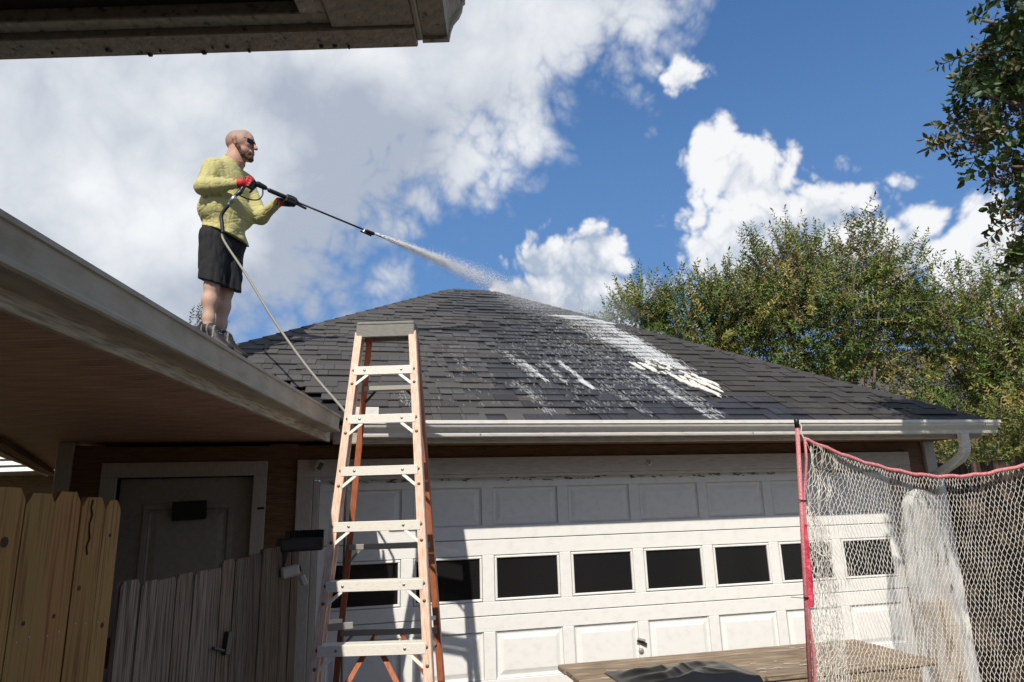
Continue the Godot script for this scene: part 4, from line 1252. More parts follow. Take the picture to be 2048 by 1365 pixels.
# ---------------------------------------------------------------- bodies as distance fields, meshed by surface nets
# prims: [a, b, radius at a, radius at b]; cuts: [point, normal] removes what lies on the normal's side
func blob(prims: Array, cell: float, k: float, cuts: Array, wrinkle, colour, into: SurfaceTool) -> void:
	var lo := Vector3(1e9, 1e9, 1e9)
	var hi := -lo
	for p in prims:
		var r := maxf(p[2], p[3]) + 3.0 * cell
		for q in 2:
			lo = lo.min(p[q] - Vector3(r, r, r))
			hi = hi.max(p[q] + Vector3(r, r, r))
	var n := Vector3i(((hi - lo) / cell).ceil()) + Vector3i.ONE
	var f := PackedFloat32Array()
	f.resize(n.x * n.y * n.z)
	f.fill(10.0)
	var sy := n.x
	var sz := n.x * n.y
	for p in prims:
		var a: Vector3 = p[0]
		var ab: Vector3 = p[1] - a
		var l2 := maxf(ab.length_squared(), 1e-9)
		var r := maxf(p[2], p[3]) + k + 2.0 * cell
		var rv := Vector3(r, r, r)
		var i0 := Vector3i(((a.min(p[1]) - rv - lo) / cell).floor()).clamp(Vector3i.ZERO, n - Vector3i.ONE)
		var i1 := Vector3i(((a.max(p[1]) + rv - lo) / cell).ceil()).clamp(Vector3i.ZERO, n - Vector3i.ONE)
		for z in range(i0.z, i1.z + 1):
			for y in range(i0.y, i1.y + 1):
				var row := z * sz + y * sy
				for x in range(i0.x, i1.x + 1):
					var q := lo + Vector3(x, y, z) * cell - a
					var t := clampf(q.dot(ab) / l2, 0.0, 1.0)
					var d := (q - ab * t).length() - lerpf(p[2], p[3], t)
					var o := f[row + x]
					var hh := clampf(0.5 + 0.5 * (o - d) / k, 0.0, 1.0)
					f[row + x] = lerpf(o, d, hh) - k * hh * (1.0 - hh) if absf(o - d) < k else minf(o, d)
	if wrinkle != null or cuts.size():
		for i in f.size():
			if f[i] < 0.06:
				var q := lo + Vector3(i % n.x, (i / sy) % n.y, i / sz) * cell
				var v := f[i]
				if wrinkle != null and absf(v) < 0.04:
					v += wrinkle.call(q)
				for c in cuts:
					v = maxf(v, (q - c[0]).dot(c[1]))
				f[i] = v
	var vid := {}
	var vs := PackedVector3Array()
	var ns := PackedVector3Array()
	var offs := [0, 1, sy, sy + 1, sz, sz + 1, sz + sy, sz + sy + 1]
	var cpos := [Vector3(0, 0, 0), Vector3(1, 0, 0), Vector3(0, 1, 0), Vector3(1, 1, 0), Vector3(0, 0, 1), Vector3(1, 0, 1), Vector3(0, 1, 1), Vector3(1, 1, 1)]
	var edges := [[0, 1], [2, 3], [4, 5], [6, 7], [0, 2], [1, 3], [4, 6], [5, 7], [0, 4], [1, 5], [2, 6], [3, 7]]
	var lim := cell * 2.5
	for z in n.z - 1:
		for y in n.y - 1:
			for x in n.x - 1:
				var i := z * sz + y * sy + x
				if absf(f[i]) > lim:
					continue
				var m := 0
				for c in 8:
					if f[i + offs[c]] < 0.0:
						m += 1
				if m == 0 or m == 8:
					continue
				var s := Vector3.ZERO
				var cnt := 0
				for e in edges:
					var fa := f[i + offs[e[0]]]
					var fb := f[i + offs[e[1]]]
					if (fa < 0.0) != (fb < 0.0):
						s += cpos[e[0]].lerp(cpos[e[1]], fa / (fa - fb))
						cnt += 1
				s /= cnt
				var g := Vector3(f[i + 1] + f[i + 1 + sy] + f[i + 1 + sz] + f[i + 1 + sy + sz] - f[i] - f[i + sy] - f[i + sz] - f[i + sy + sz],
					f[i + sy] + f[i + 1 + sy] + f[i + sy + sz] + f[i + 1 + sy + sz] - f[i] - f[i + 1] - f[i + sz] - f[i + 1 + sz],
					f[i + sz] + f[i + 1 + sz] + f[i + sy + sz] + f[i + 1 + sy + sz] - f[i] - f[i + 1] - f[i + sy] - f[i + 1 + sy])
				vid[i] = vs.size()
				vs.append(lo + (Vector3(x, y, z) + s) * cell)
				ns.append(g.normalized())
	var steps := [1, sy, sz]
	for i in vid.keys():
		var inside: bool = f[i] < 0.0
		for ax in 3:
			var j: int = i + steps[ax]
			if inside == (f[j] < 0.0):
				continue
			var u: int = steps[(ax + 1) % 3]
			var w: int = steps[(ax + 2) % 3]
			if not (vid.has(i - u) and vid.has(i - w) and vid.has(i - u - w)):
				continue
			var q := [vid[i], vid[i - u], vid[i - u - w], vid[i - w]]
			for t in ([[0, 1, 2], [0, 2, 3]] if inside else [[0, 2, 1], [0, 3, 2]]):
				var a: int = q[t[0]]
				var b: int = q[t[1]]
				var c: int = q[t[2]]
				var gn := (vs[b] - vs[a]).cross(vs[c] - vs[a])
				if gn.dot(ns[a] + ns[b] + ns[c]) > 0.0:      # front faces run clockwise
					var h := b
					b = c
					c = h
				for v in [a, b, c]:
					into.set_normal(ns[v])
					if colour != null:
						into.set_color(colour.call(vs[v]))
					into.add_vertex(vs[v])

func blob_mesh(prims: Array, cell: float, k: float, cuts := [], wrinkle = null, colour = null) -> ArrayMesh:
	var st := mb()
	blob(prims, cell, k, cuts, wrinkle, colour, st)
	return st.commit()

# fingers closing round a bar: centre c, bar direction ax, towards = from the bar to the palm, r = bar radius, wrist point
func hand_prims(c: Vector3, ax: Vector3, towards: Vector3, r: float, wrist: Vector3, flip: float) -> Array:
	ax = ax.normalized()
	towards = (towards - ax * towards.dot(ax)).normalized()
	var other := ax.cross(towards) * flip
	var at_angle := func(a: float, rr: float, along_: float) -> Vector3: return c + (towards * cos(a) + other * sin(a)) * rr + ax * along_
	var pr := []
	for i in 4:
		var o := (i - 1.5) * 0.0215
		var rr := r + 0.010
		var ln: float = [0.92, 1.0, 0.97, 0.82][i]
		var pts := [at_angle.call(0.55, rr + 0.012, o), at_angle.call(1.35 * ln, rr + 0.004, o * 0.96), at_angle.call(2.25 * ln, rr, o * 0.94), at_angle.call(3.05 * ln, rr, o * 0.92)]
		pr.append([pts[0], pts[1], 0.0118, 0.0112])
		pr.append([pts[1], pts[2], 0.0110, 0.0104])
		pr.append([pts[2], pts[3], 0.0104, 0.0090])
		pr.append([at_angle.call(-0.2, r + 0.016, o * 0.9), pts[0], 0.0155, 0.0130])
	pr.append([at_angle.call(-0.25, r + 0.018, -0.030), at_angle.call(-0.25, r + 0.018, 0.030), 0.017, 0.017])
	pr.append([at_angle.call(-0.5, r + 0.016, 0.030), at_angle.call(-1.2, r + 0.014, 0.044), 0.0165, 0.0135])
	pr.append([at_angle.call(-1.2, r + 0.014, 0.044), at_angle.call(-2.0, r + 0.012, 0.050), 0.0130, 0.0105])
	pr.append([at_angle.call(-0.3, r + 0.020, 0.0), wrist, 0.026, 0.031])
	return pr

# ---------------------------------------------------------------- the man on the roof
const MAN := Vector3(-2.08, 3.068, -4.65)
const HAND_R := Vector3(0.223, 1.193, 0.160)
const AIM := Vector3(2.646, -0.408, -2.448)       # along the lance

func make_person() -> void:
	var p := thing("person", "man in yellow long-sleeved shirt, black shorts and sunglasses aiming a spray lance", "person", Transform3D(Basis.IDENTITY, MAN))
	var aim := AIM.normalized()
	var s := Vector3(0.56, 0, -0.83)                  # shoulder line, right to left
	var fw := Vector3(0.83, 0, 0.56)                  # where the chest faces
	var shR := Vector3(-0.092, 1.345, 0.135)
	var shL := Vector3(0.030, 1.390, -0.150)
	var elR := Vector3(-0.108, 1.150, 0.225)
	var wrR := Vector3(0.130, 1.175, 0.210)
	var elL := Vector3(0.180, 1.070, -0.140)
	var haL := HAND_R + aim * 0.292
	var wrL := haL + Vector3(-0.085, -0.022, 0.010)
	var hipR := Vector3(-0.070, 0.80, 0.075)
	var hipL := Vector3(-0.010, 0.80, -0.080)
	var knR := Vector3(-0.050, 0.445, 0.090)
	var knL := Vector3(-0.020, 0.455, -0.080)
	var anR := Vector3(-0.052, 0.132, 0.092)
	var anL := Vector3(-0.044, 0.128, -0.085)
	var chest := Vector3(-0.055, 1.255, 0)
	var belly := Vector3(-0.028, 1.050, 0)
	var waist := Vector3(-0.040, 0.890, 0)
	var hd := Vector3(0.034, 1.598, 0)
	# skin
	var body := mb()
	var skin := func(q: Vector3) -> Color:
		if q.y < 0.7:
			return Color(0.56, 0.375, 0.285)
		return Color(0.52, 0.315, 0.23)
	var bp := [[chest - s * 0.08, chest + s * 0.08, 0.088, 0.088], [chest, belly, 0.095, 0.10], [belly - s * 0.07, belly + s * 0.07, 0.095, 0.095], [belly, waist, 0.095, 0.09], [shR, shL, 0.05, 0.05], [shR, elR, 0.048, 0.042], [elR, wrR, 0.042, 0.029], [shL, elL, 0.048, 0.042], [elL, wrL, 0.042, 0.029],
		[Vector3(-0.025, 1.37, 0), Vector3(0.005, 1.47, 0), 0.074, 0.070], [Vector3(0.005, 1.47, 0), hd, 0.068, 0.07],
		[hipR, knR, 0.070, 0.047], [hipL, knL, 0.070, 0.047], [waist, hipR, 0.085, 0.075], [waist, hipL, 0.085, 0.075]]
	for q in [[knR, anR], [knL, anL]]:
		var calf: Vector3 = q[0].lerp(q[1], 0.36) + Vector3(-0.006, 0, 0)
		bp.append([q[0], calf, 0.047, 0.048])
		bp.append([calf, q[0].lerp(q[1], 0.78), 0.048, 0.036])
		bp.append([q[0].lerp(q[1], 0.78), q[1], 0.036, 0.032])
		bp.append([q[1], q[1] + Vector3(0.012, -0.05, 0.0), 0.030, 0.024])
	blob(bp, 0.012, 0.035, [], null, skin, body)
	# head on a finer grid
	var hc := func(q: Vector3) -> Color:
		var r := (q - hd) / 1.07
		if r.y > 0.018 - r.x * 0.1 and r.x < 0.075:
			return Color(0.37, 0.262, 0.205)
		if r.y > 0.045:
			return Color(0.48, 0.315, 0.24)
		if r.x < 0.02 and r.y < -0.02:
			return Color(0.54, 0.305, 0.23)
		return Color(0.49, 0.275, 0.20)
	var hp := [[hd + Vector3(-0.020, 0.040, 0), hd + Vector3(0.025, 0.048, 0), 0.078, 0.074], [hd + Vector3(0.030, 0.02, -0.02), hd + Vector3(0.030, 0.02, 0.02), 0.064, 0.064], [hd + Vector3(0.045, -0.045, -0.018), hd + Vector3(0.045, -0.045, 0.018), 0.045, 0.045], [hd + Vector3(0.045, -0.065, 0), hd + Vector3(0.072, -0.095, 0), 0.042, 0.026], [hd + Vector3(-0.01, -0.04, 0), hd + Vector3(-0.015, -0.14, 0), 0.060, 0.062],
		[hd + Vector3(0.094, 0.020, 0), hd + Vector3(0.121, -0.022, 0), 0.010, 0.013], [hd + Vector3(0.082, 0.036, -0.030), hd + Vector3(0.082, 0.036, 0.030), 0.016, 0.016], [hd + Vector3(0.097, -0.052, -0.016), hd + Vector3(0.097, -0.052, 0.016), 0.008, 0.008], [hd + Vector3(0.094, -0.064, -0.014), hd + Vector3(0.094, -0.064, 0.014), 0.008, 0.008], [hd + Vector3(0.07, -0.012, -0.04), hd + Vector3(0.07, -0.012, 0.04), 0.018, 0.018]]
	for z in [-1.0, 1.0]:
		hp.append([hd + Vector3(0.004, 0.020, 0.072 * z), hd + Vector3(-0.006, 0.018, 0.084 * z), 0.010, 0.012])
		hp.append([hd + Vector3(-0.004, 0.026, 0.084 * z), hd + Vector3(0.002, -0.018, 0.078 * z), 0.011, 0.008])
	for q in hp:
		for k in 2:
			q[k] = hd + (q[k] - hd) * 1.07
			q[k + 2] *= 1.07
	blob(hp, 0.004, 0.018, [[hd + Vector3(0, -0.155, 0), Vector3.DOWN]], null, hc, body)
	var sm := StandardMaterial3D.new()
	sm.vertex_color_use_as_albedo = true
	sm.roughness = 0.62
	sm.albedo_texture = ntex(51, 0.05, [[0.2, lc(0.80, 0.74, 0.72)], [0.55, Color.WHITE], [0.85, lc(0.95, 0.86, 0.82)]], 256, 4)
	sm.uv1_triplanar = true
	sm.uv1_scale = Vector3(7, 7, 7)
	sm.normal_enabled = true
	sm.normal_texture = bumptex(52, 0.12, 1.5, 256)
	sm.normal_scale = 0.6
	obj("body", body.commit(), sm, p)
	# beard
	var bd := [[hd + Vector3(0.020, -0.040, 0.058), hd + Vector3(0.045, -0.080, 0.040), 0.016, 0.018], [hd + Vector3(0.020, -0.040, -0.058), hd + Vector3(0.045, -0.080, -0.040), 0.016, 0.018], [hd + Vector3(0.045, -0.080, 0.040), hd + Vector3(0.082, -0.102, 0.012), 0.016, 0.020], [hd + Vector3(0.045, -0.080, -0.040), hd + Vector3(0.082, -0.102, -0.012), 0.016, 0.020], [hd + Vector3(0.088, -0.096, 0), hd + Vector3(0.094, -0.078, 0), 0.018, 0.012], [hd + Vector3(0.100, -0.046, -0.012), hd + Vector3(0.100, -0.046, 0.012), 0.0075, 0.0075], [hd + Vector3(0.100, -0.046, 0.012), hd + Vector3(0.080, -0.075, 0.030), 0.008, 0.010], [hd + Vector3(0.014, 0.0, 0.066), hd + Vector3(0.020, -0.040, 0.058), 0.006, 0.010], [hd + Vector3(0.014, 0.0, -0.066), hd + Vector3(0.020, -0.040, -0.058), 0.006, 0.010]]
	var rough := nz(5, 60.0, 2)
	obj("beard", blob_mesh(bd, 0.004, 0.012, [], func(q: Vector3) -> float: return rough.get_noise_3dv(q) * 0.003), plain(lc(0.095, 0.050, 0.030), 0.9), p, Transform3D(Basis.from_scale(Vector3.ONE * 1.07), hd * -0.07))
	# sunglasses
	var sg := mb()
	for z in [-1.0, 1.0]:
		bar(sg, hd + Vector3(-0.012, 0.034, 0.082 * z), hd + Vector3(0.070, 0.026, 0.071 * z), 0.006, 0.010, Vector3(0, 0, 1), 0.002)
		cb(sg, Vector3(0.010, 0.034, 0.052), Transform3D(Basis(Vector3.UP, -0.55 * z), hd + Vector3(0.092, 0.016, 0.040 * z)), 0.004)
	cb(sg, Vector3(0.010, 0.012, 0.03), Transform3D(Basis.IDENTITY, hd + Vector3(0.106, 0.022, 0)), 0.003)
	obj("sunglasses", done(sg), plain(lc(0.006, 0.006, 0.007), 0.15), p, Transform3D(Basis.from_scale(Vector3.ONE * 1.07), hd * -0.07))
	# shirt
	var fn := nz(9, 1.0, 2)
	var arm := (wrR - elR).normalized()
	var fold := func(q: Vector3) -> float:
		# creases: narrow valleys, across the sleeves and slanting over the trunk
		var v := 0.0
		var n1 := fn.get_noise_3d(q.x * 6.0 + q.y * 6.0, q.y * 10.0 - q.x * 10.0, q.z * 5.0)
		v += exp(-n1 * n1 * 120.0) * 0.0026
		var n2 := fn.get_noise_3d(q.x * 3.0 + 20.0, q.y * 13.0, q.z * 3.0)
		v += exp(-n2 * n2 * 160.0) * 0.0024 * (1.0 - smoothstep(1.0, 1.2, q.y))
		var ang := atan2(q.z, q.x + 0.03)
		v += (0.5 + 0.5 * sin(ang * 8.0 + fn.get_noise_2d(q.y * 3.0, 4.0) * 5.0 + q.y * 6.0)) * 0.0065 * (1.0 - smoothstep(0.86, 1.14, q.y))
		if q.z > 0.12 and q.y < 1.38:
			var u := (q - elR).dot(arm)
			v += (0.5 + 0.5 * sin(u * 150.0 + fn.get_noise_3d(q.x * 6.0, q.y * 6.0, q.z * 6.0) * 4.0)) * 0.0038
		return v - 0.001
	var sp := [[shR + Vector3(0.01, -0.008, 0), shL + Vector3(0, -0.008, 0), 0.066, 0.066], [Vector3(-0.035, 1.365, 0), Vector3(-0.020, 1.440, 0), 0.092, 0.082], [shR + Vector3(0.02, 0.0, -0.02), Vector3(-0.03, 1.42, 0.02), 0.062, 0.066], [chest - s * 0.090, chest + s * 0.085, 0.114, 0.114], [chest, belly, 0.122, 0.132], [chest - fw * 0.02 + Vector3(0, 0.03, 0), waist - fw * 0.03, 0.122, 0.124], [chest + Vector3(0, 0.05, 0.03), belly + Vector3(-0.02, 0, 0.04), 0.118, 0.122], [belly - s * 0.085, belly + s * 0.085, 0.126, 0.126], [belly + fw * 0.03, waist + fw * 0.01 + Vector3(0, -0.10, 0), 0.134, 0.128], [waist - s * 0.080 + Vector3(0, -0.08, 0), waist + s * 0.080 + Vector3(0, -0.08, 0), 0.120, 0.120],
		[shR, elR, 0.064, 0.052], [elR, elR.lerp(wrR, 0.45), 0.052, 0.048], [elR.lerp(wrR, 0.45), wrR, 0.048, 0.036], [shL, elL, 0.062, 0.050], [elL, wrL, 0.049, 0.035]]
	var faR := (wrR - elR).normalized()
	var faL := (wrL - elL).normalized()
	var shirt_col := func(q: Vector3) -> Color:
		# a wash of faded and sweat-dark cloth
		var v := 1.0 + 0.10 * fn.get_noise_3d(q.x * 4.0, q.y * 4.0, q.z * 4.0)
		return Color(0.475 * v, 0.445 * v, 0.190 * v)
	var shm := StandardMaterial3D.new()
	shm.vertex_color_use_as_albedo = true
	shm.roughness = 0.85
	var hem := Vector3(-0.32, -1.0, 0.0).normalized()
	obj("shirt", blob_mesh(sp, 0.006, 0.045, [[Vector3(-0.04, 0.868, 0), hem], [Vector3(-0.01, 1.470, 0), Vector3(0.55, 1, 0).normalized()]], fold, shirt_col), shm, p)
	# shorts
	var fold2 := func(q: Vector3) -> float:
		return -absf(fn.get_noise_3d(q.x * 12.0, q.y * 4.0, q.z * 12.0)) * 0.016
	var kR := hipR.lerp(knR, 0.86)
	var kL := hipL.lerp(knL, 0.93)
	var tp := [[waist - s * 0.085 + Vector3(0, -0.06, 0), waist + s * 0.085 + Vector3(0, -0.06, 0), 0.088, 0.088], [waist + Vector3(0, -0.03, 0), waist + Vector3(0, -0.1, 0), 0.096, 0.104], [hipR, kR + Vector3(0, -0.1, 0), 0.090, 0.086], [hipL, kL + Vector3(0.02, -0.12, 0), 0.090, 0.084]]
	obj("shorts", blob_mesh(tp, 0.009, 0.022, [[Vector3(-0.04, 0.475, 0), Vector3(-0.30, -1, -0.10).normalized()], [Vector3(0, 0.92, 0), Vector3.UP]], fold2), plain(lc(0.010, 0.010, 0.012), 0.85), p)
	# gloves: red backs, black palms and fingers
	var gm := StandardMaterial3D.new()
	gm.vertex_color_use_as_albedo = true
	gm.roughness = 0.6
	var grip_ax := Vector3(-0.30, -1.0, 0.10).normalized()
	var gr := HAND_R + Vector3(-0.020, -0.004, 0.002)
	var hR := hand_prims(gr, -grip_ax, Vector3(-0.75, 0.05, 0.66), 0.017, wrR + faR * 0.02, 1.0)
	hR.append([wrR + faR * 0.03, wrR - faR * 0.012, 0.036, 0.035])
	var gcR := func(q: Vector3) -> Color:
		return Color(0.50, 0.022, 0.022) if (q - gr).dot(Vector3(0.72, -0.60, -0.35)) < 0.004 else Color(0.012, 0.012, 0.013)
	obj("glove", blob_mesh(hR, 0.004, 0.010, [], null, gcR), gm, p)
	var hL := hand_prims(haL, aim, Vector3(-0.20, -1.0, 0.1), 0.012, wrL, -1.0)
	hL.append([wrL, wrL - faL * 0.030, 0.034, 0.033])
	var gcL := func(q: Vector3) -> Color:
		return Color(0.46, 0.022, 0.022) if (q - wrL).dot(faL) < 0.030 else Color(0.010, 0.010, 0.011)
	obj("glove", blob_mesh(hL, 0.004, 0.010, [], null, gcL), gm, p)
	# shoes, pointing down the slope
	var down := Basis(Vector3(0, 0, 1), -0.46)
	for q in [[anR, -0.22], [anL, 0.05]]:
		var sx := Transform3D(Basis(Vector3.UP, q[1]), Vector3.ZERO) * Transform3D(down, Vector3.ZERO)
		var foot: Vector3 = q[0] + Vector3(0.012, 0.004, 0)
		var shoe := Node3D.new()
		var up := [[Vector3(-0.035, -0.045, 0), Vector3(0.02, -0.010, 0), 0.040, 0.046], [Vector3(-0.045, -0.062, 0), Vector3(0.08, -0.066, 0), 0.036, 0.040], [Vector3(0.02, -0.020, 0), Vector3(0.105, -0.062, 0), 0.042, 0.036], [Vector3(0.09, -0.070, -0.012), Vector3(0.175, -0.078, -0.006), 0.036, 0.026], [Vector3(0.09, -0.070, 0.014), Vector3(0.165, -0.078, 0.010), 0.036, 0.026], [Vector3(-0.012, -0.004, 0), Vector3(-0.028, 0.002, 0), 0.042, 0.038], [Vector3(0.03, 0.0, 0), Vector3(0.06, -0.035, 0), 0.038, 0.036]]
		var scol := func(v: Vector3) -> Color:
			if v.y < -0.080:
				return Color(0.020, 0.020, 0.020)
			var st := sin(v.x * 150.0 + v.y * 60.0)
			return Color(0.20, 0.20, 0.21) if st > 0.82 and v.y > -0.07 and v.x > -0.03 and v.x < 0.09 and absf(v.z) > 0.018 else Color(0.016, 0.0155, 0.0155)
		var so := obj("shoe", blob_mesh(up, 0.005, 0.014, [[Vector3(0, -0.098, 0), Vector3.DOWN]], null, scol), gm, p, Transform3D(Basis(Vector3.UP, q[1]) * down * Basis.from_scale(Vector3(1.26, 0.92, 1.05)), foot))
		for i in 4:
			obj("lace", bar_mesh(Vector3(0.030 + i * 0.018, 0.022 - i * 0.009, -0.022), Vector3(0.034 + i * 0.018, 0.021 - i * 0.009, 0.022), 0.006, 0.004), mats.tin, so)

# ---------------------------------------------------------------- spray gun, lance and hose
func make_washer() -> void:
	var aim := AIM.normalized()
	var g0 := MAN + HAND_R
	var w := thing("spray_lance", "long black pressure washer lance held by the man on the roof", "spray lance")
	var side := aim.cross(Vector3.UP).normalized()
	var upv := side.cross(aim).normalized()
	var P := func(x: float, y: float, z := 0.0) -> Vector3: return g0 + aim * x + upv * y + side * z
	# gun body with trigger guard
	obj("gun_body", blob_mesh([[P.call(-0.06, 0.012), P.call(0.085, 0.012), 0.017, 0.017], [P.call(0.04, 0.018), P.call(0.095, 0.010), 0.020, 0.014], [P.call(-0.045, 0.0), P.call(-0.075, -0.10), 0.015, 0.016], [P.call(-0.075, -0.10), P.call(-0.10, -0.135), 0.016, 0.013]], 0.005, 0.012), mats.black_plastic, w)
	obj("trigger_guard", tube_mesh(curve_path([P.call(0.075, 0.0), P.call(0.082, -0.055), P.call(0.055, -0.105), P.call(-0.01, -0.128), P.call(-0.075, -0.125)], 0.01), 0.0055, 6), mats.black_plastic, w)
	obj("trigger", bar_mesh(P.call(0.03, 0.0), P.call(-0.01, -0.075), 0.012, 0.012), mats.black_plastic, w)
	obj("coupling", tube_mesh([P.call(0.088, 0.011), P.call(0.120, 0.006)], 0.0085, 10), mats.steel, w)
	obj("sleeve", tube_mesh([P.call(0.115, 0.004), P.call(0.125, 0.004), P.call(0.345, 0.0), P.call(0.352, 0.0)], [0.013, 0.0165, 0.0165, 0.013], 12), mats.black_plastic, w)
	obj("lance_tube", tube_mesh([P.call(0.34, 0.0), P.call(0.66, -0.003), P.call(0.95, -0.006)], 0.0075, 10), mats.black_metal, w)
	obj("side_handle", bar_mesh(P.call(0.345, -0.016), P.call(0.425, -0.024), 0.014, 0.016), mats.black_plastic, w)
	obj("nozzle_holder", tube_mesh([P.call(0.90, -0.028), P.call(1.0, -0.032)], 0.008, 8), mats.black_plastic, w)
	obj("nozzle_clip", bar_mesh(P.call(0.925, -0.03), P.call(0.935, 0.0), 0.014, 0.014), mats.steel, w)
	obj("nozzle", tube_mesh([P.call(0.94, -0.006), P.call(0.955, -0.006), P.call(1.005, -0.007), P.call(1.012, -0.007), P.call(1.022, -0.007)], [0.010, 0.014, 0.0145, 0.017, 0.015], 12), mats.black_plastic, w)
	# swivel below the grip
	var sw: Vector3 = P.call(-0.098, -0.132)
	var hs := MAN + Vector3(0.085, 0.985, 0.235)
	obj("swivel", tube_mesh([sw, sw.lerp(hs, 0.12), sw.lerp(hs, 0.14), sw.lerp(hs, 0.62), sw.lerp(hs, 0.64), sw.lerp(hs, 0.8), sw.lerp(hs, 1.0)], [0.013, 0.013, 0.018, 0.018, 0.013, 0.014, 0.012], 12), mats.steel, w)
	var h := thing("washer_hose", "grey green high-pressure hose running from the spray gun down past the ladder", "hose")
	var d := (hs - sw).normalized()
	var top := [hs - d * 0.02, hs + d * 0.07, hs + Vector3(-0.030, -0.130, 0.0), hs + Vector3(-0.018, -0.20, 0.0)]
	obj("bend_guard", tube_mesh(curve_path(top, 0.012), 0.0135, 10), mats.black_plastic, h)
	var e := hs + Vector3(-0.018, -0.20, 0.0)
	var corner := Vector3(-0.985, 2.475, -3.93)
	var pts := [e + Vector3(-0.001, 0.02, 0), e + Vector3(0.012, -0.06, 0.004), e.lerp(corner, 0.25) + Vector3(-0.015, -0.030, 0), e.lerp(corner, 0.5) + Vector3(-0.02, -0.050, 0), e.lerp(corner, 0.75) + Vector3(-0.012, -0.045, 0), corner, Vector3(-0.962, 2.40, -3.90), Vector3(-0.965, 2.25, -3.90), Vector3(-0.972, 1.6, -3.93), Vector3(-0.970, 0.9, -3.95), Vector3(-0.98, 0.22, -3.98), Vector3(-1.02, 0.195, -3.6), Vector3(-0.9, 0.195, -2.8)]
	obj("hose", tube_mesh(curve_path(pts, 0.03), 0.0082, 8), plain(lc(0.25, 0.25, 0.20), 0.55), h)

# ---------------------------------------------------------------- water and foam
func roof_point(u: float, y: float, z := 0.0) -> Vector3:       # on the front slope: u along the eave, y up the slope, z off it
	return GX * (Vector3(u, EAVE_Y, 0.485) + Vector3(0, SL, -1) / SK * y + Vector3(0, 1, SL) / SK * z)

func low_ball() -> Mesh:
	if not meshes.has("low_ball"):
		var s := SphereMesh.new()
		s.radius = 1.0
		s.height = 2.0
		s.radial_segments = 7
		s.rings = 4
		meshes["low_ball"] = s
	return meshes["low_ball"]

func scatter(called: String, parent: Node, list: Array, mesh: Mesh, m: Material) -> void:
	var mm := MultiMesh.new()
	mm.transform_format = MultiMesh.TRANSFORM_3D
	mm.mesh = mesh
	mm.instance_count = list.size()
	for i in list.size():
		mm.set_instance_transform(i, list[i])
	var o := MultiMeshInstance3D.new()
	o.name = called
	o.multimesh = mm
	o.material_override = m
	o.set_meta("kind", "stuff")
	parent.add_child(o, true)

func mist(parent: Node, c: Vector3, size: Vector3, dens: float, bs := Basis.IDENTITY) -> void:
	var f := FogVolume.new()
	f.name = "mist"
	f.shape = RenderingServer.FOG_VOLUME_SHAPE_ELLIPSOID
	f.size = size
	var m := FogMaterial.new()
	m.density = dens
	m.albedo = Color(0.97, 0.98, 1.0)
	f.material = m
	f.transform = Transform3D(bs, c)
	f.set_meta("kind", "stuff")
	parent.add_child(f, true)

